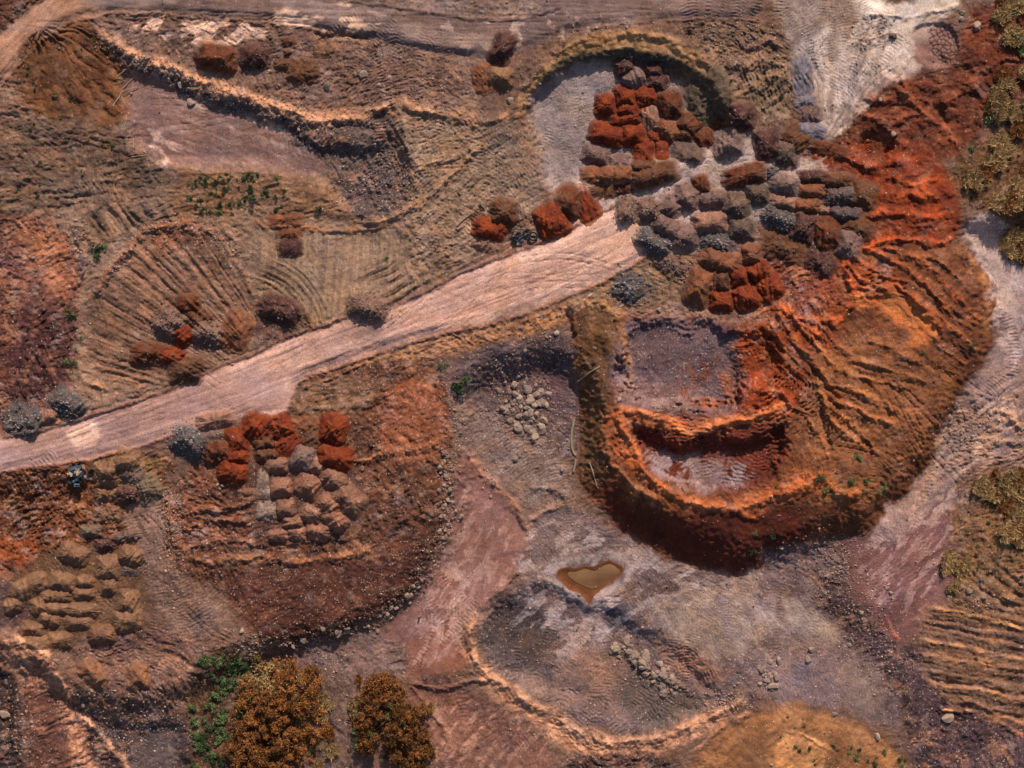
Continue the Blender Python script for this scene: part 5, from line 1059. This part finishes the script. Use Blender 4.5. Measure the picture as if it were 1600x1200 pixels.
bush(102, 565, 6, 'left of a pair of green bushes near the road, far left'); bush(117, 568, 6, 'right of a pair of green bushes near the road, far left'); bush(119, 546, 4, 'small green bush above the pair near the road, far left')
bush(154, 392, 12, 'greyish dark bush on the bank above the fan furrows', None, True); bush(165, 388, 6, 'small bush touching the greyish dark one above the fan furrows')
bush(1179, 833, 5, 'upper green bush on the shaded southern slope'); bush(1176, 861, 6, 'lower dark green bush on the shaded southern slope', None, True); bush(1208, 835, 5, 'dark bush on the southern slope beside the two green ones', None, True)
for u, v, s in [(1281, 745, 7), (1340, 716, 7), (1332, 750, 6), (1290, 767, 5), (1355, 749, 5), (1381, 761, 6), (1375, 769, 5), (1350, 766, 3.5), (1290, 782, 3), (1323, 772, 3), (1214, 759, 3)]:
    bush(u, v, s, 'green bush on the south-eastern slope of the great mound', 'bushes on the south-eastern slope of the great mound')
bush(1519, 539, 4.5, 'green bush near the eastern foot of the great mound'); bush(1441, 551, 4, 'yellow-green bush below the bright orange bank'); bush(1518, 232, 6, 'bright green bush beside the dry grass')
bush(1541, 187, 9, 'pale grey-green bush on the edge of the dry grass'); bush(604, 405, 4, 'yellowish bush on the striped field'); bush(750, 321, 4.5, 'dark green bush left of the dark brown heap', None, True)
bush(500, 327, 6, 'dark bush on the tan bank, right of the green patch', None, True)
for u, v, s, lb in [(1589, 55, 16, 'largest pale green bush in the upper right corner'), (1575, 25, 10, 'bush above the largest pale green one in the upper right corner'), (1598, 80, 10, 'bush below the largest pale green one in the upper right corner')]: bush(u, v, s, lb)
br = random.Random(9)
def patch(poly, n, s0, s1, label, group, dk=.4):
    p = P(poly); xs = [q[0] for q in p]; ys = [q[1] for q in p]; c = 0; used = []
    while c < n:
        x, y = br.uniform(min(xs), max(xs)), br.uniform(min(ys), max(ys)); ins = False
        for (a, b), (d, e) in zip(p, p[1:]+p[:1]):
            if (b > y) != (e > y) and x < (d-a)*(y-b)/(e-b)+a: ins = not ins
        if not ins or gn(x/22, y/22, 3) < -.3: continue
        bush(x, y, s0+(s1-s0)*br.random()**1.5, label, group, br.random() < dk); c += 1
patch('285,285 330,272 400,266 450,285 440,325 370,345 300,335', 84, 2.4, 5.5, 'small green bush in the patch in the upper left', 'bushes of the green patch in the upper left', .6)
patch('30,50 190,60 200,180 120,190 50,180', 14, 1.6, 4.5, 'small bush on the orange hill in the upper left corner', 'bushes on the orange hill in the upper left', .6)
patch('10,190 240,200 250,320 20,330', 22, 1.5, 4.0, 'little bush among the olive furrows at the left', 'bushes among the olive furrows at the left', .6)
patch('318,1022 385,1022 400,1060 390,1120 340,1200 300,1200 300,1110', 84, 5, 10.5, 'leafy green bush in the thicket at the bottom left', 'bushes of the thicket at the bottom left', .3)
patch('1180,1110 1300,1120 1330,1190 1200,1200', 16, 1.2, 4.0, 'small bush on the orange ground at the bottom right', 'bushes on the orange ground at the bottom right', .8)
patch('1325,1160 1400,1165 1425,1200 1330,1200', 12, 3, 7, 'green bush in the clump at the bottom right', 'bushes of the clump at the bottom right', .5)
patch('1500,820 1600,780 1600,930 1520,920', 14, 2, 5, 'green bush in the rough ground at the right edge', 'bushes in the rough ground at the right', .6)
patch('100,515 130,510 125,590 95,590', 7, 2, 4, 'small green bush by the terraces at the left', 'bushes by the terraces at the left', .6)
patch('1440,960 1600,950 1600,1100 1460,1090', 7, 1.5, 3.6, 'small bush in the furrows at the lower right', 'bushes in the furrows at the lower right', .8)
# rusty trees at the bottom
def tree(u, v, ru, rv, hgt, n, mat, label, seed, dens=60, leaf=.15):
    n = int(n*2.3); dens = int(dens*4); r = np.random.default_rng(seed); z0 = float(TZ(u, v)); ox, oy, oz = PW(u, v, z0+hgt*.5); oz = z0*.1
    e = bpy.data.objects.new('tree', None); COL.objects.link(e); e.location = (ox, oy, oz); tag(e, label, 'tree')
    a = r.uniform(0, 2*np.pi, dens); q = np.sqrt(r.uniform(0, 1, dens)); lob = 1+.30*gn(np.cos(a)*1.8+seed, np.sin(a)*1.8, 4)+.15*gn(np.cos(a)*5, np.sin(a)*5+seed, 5)
    x = np.cos(a)*q*ru*.1*lob; y = np.sin(a)*q*rv*.1*lob; z = hgt*.1*(.2+.62*np.sqrt(np.clip(1-q**2, 0, 1)))*r.uniform(.35, 1.1, dens)+.5*gn(x/1.6+seed, y/1.6, 2)
    kp = gn(x/2.1+seed*3, y/2.1, 6) > -.22; x, y, z = x[kp], y[kp], z[kp]; dens = len(x)
    cen = np.c_[x, y, z]; rad = r.uniform(.2, .62, dens)
    V, F, c = leaves(cen, rad*(1+.8*(r.random(dens) < .2)), n, leaf*.9, r, long=1.6, lo=.1, hi=1.6); mk('crown', V, F, mat, c, e, False)
    V, Q, T = tube([(0, 0, -.3), (.1, 0, hgt*.03), (0, .1, hgt*.06)], [.35, .25, .15]); bo = [V]; fq = [Q]; ft = [T]; k = len(V)
    for i in range(12):
        t = cen[i*3 % dens]; V, Q, T = tube([(0, 0, hgt*.025), tuple(t*.55), tuple(t)], [.16, .1, .03], 5); bo.append(V); fq.append(Q+k); ft.append(T+k); k += len(V)
    mk('trunk', np.vstack(bo), [np.vstack(fq), np.vstack(ft)], M_bark, None, e)
tree(432, 1122, 66, 88, 52, 15000, M_gold, 'large rust-coloured tree right of the green thicket, bottom left', 3, 120)
tree(424, 1062, 42, 34, 38, 4500, M_dry, 'dry straw-coloured tree crown above the large rust-coloured tree', 5, 46)
tree(398, 1175, 44, 38, 40, 4500, M_gold, 'rusty tree at the bottom edge, half under the large rust-coloured one', 15, 50)
tree(606, 1125, 58, 56, 40, 9000, M_gold, 'rust-coloured tree standing apart, right of the largest one', 7, 90)
tree(600, 1080, 30, 26, 30, 2600, M_gold, 'small orange tree at the tip of the rust-coloured tree standing apart', 8, 30)
tree(640, 1170, 36, 34, 30, 3600, M_gold, 'low rusty tree at the lower right of the one standing apart', 9, 40)
for u, v, s in [(612, 1095, 5), (608, 1112, 6), (632, 1120, 5), (555, 1134, 5), (556, 1158, 6), (585, 1140, 4), (598, 1180, 5), (560, 1108, 4)]: 
    o = bush(u, v, s, 'green bush growing in the rusty foliage of the tree standing apart', 'bushes in the rusty foliage'); o.location.z += 2.6
# dry brush of the east: shrubs with swept straw foliage
def shrub(u, v, s, label, seed, mat=None):
    r = np.random.default_rng(seed); z0 = float(TZ(u, v)); ox, oy, oz = PW(u, v, z0)
    n = int(40*s); m = max(5, int(s*.9)); a = r.uniform(0, 6.28, m); q = np.sqrt(r.random(m))*s*.085; cen = np.c_[np.cos(a)*q, np.sin(a)*q, r.uniform(.1, .7, m)*s*.06]; k = r.integers(0, m, n)
    b = cen[k]+r.normal(0, s*.012, (n, 3)); d = np.c_[r.normal(.5, .5, n), r.normal(.35, .5, n), r.uniform(.25, .8, n)]; d /= np.linalg.norm(d, axis=1)[:, None]; L = r.uniform(.5, 1.4, (n, 1))*s*.03+.25
    w_ = np.cross(d, (0, 0, 1)); w_ /= np.linalg.norm(w_, axis=1)[:, None]+1e-6; w_ = w_*(.04+.002*s)
    V = np.stack([b-w_, b+w_, b+d*L+w_*.3, b+d*L-w_*.3], 1).reshape(-1, 3); c = np.clip(r.normal(.5, .22, n), 0, 1)
    o = mk('dry_shrub', V, np.arange(4*n).reshape(-1, 4), mat or (M_dry if r.random() < .85 else M_gold), np.repeat(np.stack([c]*3, -1), 4, 0), None, False); o.location = (ox, oy, oz)
    tag(o, label, 'shrub', 'dry shrubs: '+label)
def thicket(poly, n, s0, s1, label, seed0):
    p = P(poly); xs = [q[0] for q in p]; ys = [q[1] for q in p]; c = 0
    while c < n:
        x, y = br.uniform(min(xs), max(xs)), br.uniform(min(ys), max(ys)); ins = False
        for (a, b), (d, e) in zip(p, p[1:]+p[:1]):
            if (b > y) != (e > y) and x < (d-a)*(y-b)/(e-b)+a: ins = not ins
        if ins: shrub(x, y, br.uniform(s0, s1), label, seed0+c); c += 1
thicket('1560,120 1660,100 1660,330 1590,330 1510,300 1535,230 1550,180', 44, 12, 20, 'dry straw-coloured shrub in the thicket at the upper right edge', 100)
thicket('1545,375 1580,365 1660,360 1660,415 1590,415 1555,400', 18, 12, 20, 'dry shrub beside the pale strip at the right edge', 300)
thicket('1520,750 1560,740 1660,740 1660,870 1600,850 1540,830', 44, 10, 18, 'rusty shrub in the thicket at the right edge', 400)
thicket('1465,870 1510,860 1520,900 1480,920', 10, 8, 13, 'low rusty shrub beside the red flat triangle', 500)
thicket('1540,0 1600,0 1650,80 1590,90', 14, 10, 18, 'dry shrub in the upper right corner', 600)
thicket('370,1040 510,1045 520,1200 350,1200', 30, 7, 13, 'low brown shrub growing round the large rusty tree', 700)
thicket('545,1060 660,1065 690,1180 560,1200', 26, 6, 12, 'low brown shrub growing round the rusty tree standing apart', 800)
# ---------------- logs, poles, branches ----------------
def log(pts, r0, r1, label, name='log', cat='log', lift=.8, z=None):
    q = chaikin(pts, False, 2); r = np.linspace(r0, r1, len(q))*.1; W = [PW(a, b, (float(TZ(a, b)) if z is None else z)+lift) for a, b in q]
    W = np.array(W, float); W[:, 2] = np.linspace(max(W[0, 2], W[:3, 2].mean()), max(W[-1, 2], W[-3:, 2].mean()), len(W)) if z is None else W[:, 2]
    for k, (a, b) in enumerate(q): W[k, 2] = max(W[k, 2], float(TZ(a, b))*.1+.04)
    W[:, :2] += pr.normal(0, .02, (len(q), 2)); c = W[0].copy(); V, Q, T = tube(W-c, r); o = mk(name, V, [Q, T], M_wood); o.location = c; return tag(o, label, cat)
log([(902, 597), (920, 583), (937, 573)], 1.7, 1.2, 'grey log lying on the left spur of the great mound'); log([(897, 655), (892, 680), (894, 705), (900, 712)], 2.2, 1.8, 'thick bent trunk at the western foot of the great mound')
log([(900, 718), (896, 738)], 2.2, 1.6, 'short straight log below the thick bent trunk'); log([(921, 723), (929, 745), (932, 760), (935, 763)], 1.2, .8, 'thin pale pole on the western slope of the great mound')
log([(714, 353), (725, 342), (738, 332)], 1.3, 1.0, 'straight pale pole on the bank above the road'); log([(706, 376), (708, 366)], .9, .7, 'short pale stick below the straight pole')
for i, (pts, lb) in enumerate([([(181, 124), (190, 116), (196, 108)], 'short forked branch at the top of the dead branches'), ([(193, 138), (200, 130), (208, 122)], 'dark branch in the middle of the dead branches'), ([(176, 166), (188, 148), (200, 141), (216, 136)], 'longest of the dead branches beside the yard'),
    ([(190, 150), (196, 166)], 'short branch crossing the longest dead branch'), ([(208, 232), (209, 218)], 'upright stick at the corner of the mauve yard'), ([(205, 245), (230, 242)], 'flat stick below the corner of the mauve yard')]): log(pts, 1.1, .5, lb, 'dead_branch', 'branch')
x, y, h = PW(656, 962, float(TZ(656, 962))); V, Q, T = tube([(0, 0, -.2), (0, 0, .9)], [.14, .12], 10); o = mk('post', V, [Q, T], M_wood); o.location = (x, y, h); tag(o, 'short pale post standing alone on the reddish flat', 'post')
# ---------------- rubbish ----------------
def plain(name, c, ro=.6):
    m, n, b = new_mat(name); b.inputs['Roughness'].default_value = ro; t = n.nodes.new('ShaderNodeTexNoise'); t.inputs['Scale'].default_value = 4; rp = n.nodes.new('ShaderNodeValToRGB')
    rp.color_ramp.elements[0].position = .3; rp.color_ramp.elements[1].position = .7; rp.color_ramp.elements[0].color = (*(lin(c)*.7), 1); rp.color_ramp.elements[1].color = (*np.clip(lin(c)*1.15, 0, 1), 1); n.links.new(t.outputs[0], rp.inputs[0]); n.links.new(rp.outputs[0], b.inputs['Base Color']); return m
M_bl = plain('dark_sheet', (46, 52, 60), .35); M_bs = plain('blue_plastic', (86, 108, 128), .4); M_wh = plain('pale_board', (196, 172, 146)); M_bk = plain('black_rubber', (30, 30, 34), .5)
def sheet(parent, name, mat, du, dv, su, sv, rot, seed, hz=.25, amp=.35):
    r = np.random.default_rng(seed); N = 11; g = np.linspace(-1, 1, N); X, Y = np.meshgrid(g, g); x = X*su*.05*(1+.12*gn(X*2+seed, Y*2, 1)); y = Y*sv*.05*(1+.12*gn(X*2, Y*2+seed, 2)); z = hz+amp*gn(X*1.6+seed, Y*1.6, 3)+.15*gn(X*4+seed, Y*4, 4); c, s = math.cos(rot), math.sin(rot)
    P0 = np.stack([x*c-y*s+du*.1, x*s+y*c-dv*.1, z], -1).reshape(-1, 3); i = np.arange(N*N).reshape(N, N); F = np.stack([i[:-1, :-1], i[:-1, 1:], i[1:, 1:], i[1:, :-1]], -1).reshape(-1, 4); k = N*N
    V = np.vstack([P0, P0-[0, 0, .05]]); ed = np.concatenate([i[0, :], i[1:, -1], i[-1, -2::-1], i[-2:0:-1, 0]]); e2 = np.roll(ed, -1); S_ = np.stack([ed, ed+k, e2+k, e2], -1)
    return mk(name, V, np.vstack([F, F[:, ::-1]+k, S_]), mat, None, parent, False)
def box(parent, name, mat, du, dv, a, b, h, rot, tilt=0):
    V = np.array([(x*a*.05, y*b*.05, z) for x in (-1, 1) for y in (-1, 1) for z in (0, h)]); V[:, 2] += tilt*V[:, 0]; c, s = math.cos(rot), math.sin(rot); V = np.c_[V[:, 0]*c-V[:, 1]*s+du*.1, V[:, 0]*s+V[:, 1]*c-dv*.1, V[:, 2]+.1]
    return mk(name, V, np.array([(0, 1, 3, 2), (4, 6, 7, 5), (0, 4, 5, 1), (2, 3, 7, 6), (0, 2, 6, 4), (1, 5, 7, 3)]), mat, None, parent, False)
def pile_root(u, v, label):
    e = bpy.data.objects.new('rubbish_pile', None); COL.objects.link(e); e.location = PW(u, v, float(TZ(u, v))); return tag(e, label, 'rubbish')
e = pile_root(119, 742, 'pile of dark torn sheeting at the lower edge of the road, far left')
sheet(e, 'tarpaulin', M_bl, 1, -5, 23, 20, .4, 3, .5, .6); sheet(e, 'board', M_wh, 5, -5, 10, 8, .8, 6, .95, .2); sheet(e, 'board', M_wh, -6, -2, 9, 5, -.5, 8, 1.0, .2); sheet(e, 'tarpaulin', M_bk, 0, 12, 17, 9, -.2, 9, .5, .5); sheet(e, 'plastic_sheet', M_bs, 2, 8, 9, 4, .5, 12, .9, .3); sheet(e, 'plastic_sheet', M_bs, 4, 15, 9, 5, 0, 14, .9, .2); box(e, 'board', M_wh, -2, 1, 7, 2, .3, .9, .2); sheet(e, 'plastic_sheet', M_bs, -1, -11, 14, 5, .2, 17, .95, .2)
e = pile_root(815, 368, 'pile of blue plastic and a black tyre on the upper edge of the road')
for i, (mt, nm, a, b, c, d, ro) in enumerate([(M_wh, 'board', -8, -6, 9, 4, .6), (M_wh, 'board', -3, -10, 8, 3, -.3), (M_bs, 'plastic_sheet', 2, -1, 8, 5, 1.2), (M_bs, 'plastic_sheet', -2, 8, 11, 5, .1), (M_bl, 'tarpaulin', -9, 5, 9, 8, .3), (M_bs, 'plastic_sheet', -14, -4, 6, 4, .4), (M_wh, 'board', -12, 1, 6, 3, 1.0), (M_bl, 'tarpaulin', 7, -6, 9, 6, .2)]): sheet(e, nm, mt, a, b, c, d, ro, 30+i, .6, .4)
bm = bmesh.new(); R1, r1 = .6, .2
vs = [[bm.verts.new(((R1+r1*math.cos(q*math.pi/4))*math.cos(p*math.pi/9), (R1+r1*math.cos(q*math.pi/4))*math.sin(p*math.pi/9), .55+r1*math.sin(q*math.pi/4))) for q in range(8)] for p in range(18)]
for p in range(18):
    for q in range(8): bm.faces.new((vs[p][q], vs[(p+1) % 18][q], vs[(p+1) % 18][(q+1) % 8], vs[p][(q+1) % 8]))
me = bpy.data.meshes.new('tyre'); bm.to_mesh(me); bm.free(); me.materials.append(M_bk); o = bpy.data.objects.new('tyre', me); COL.objects.link(o); o.parent = e; o.location = (1.8, -.1, 0)
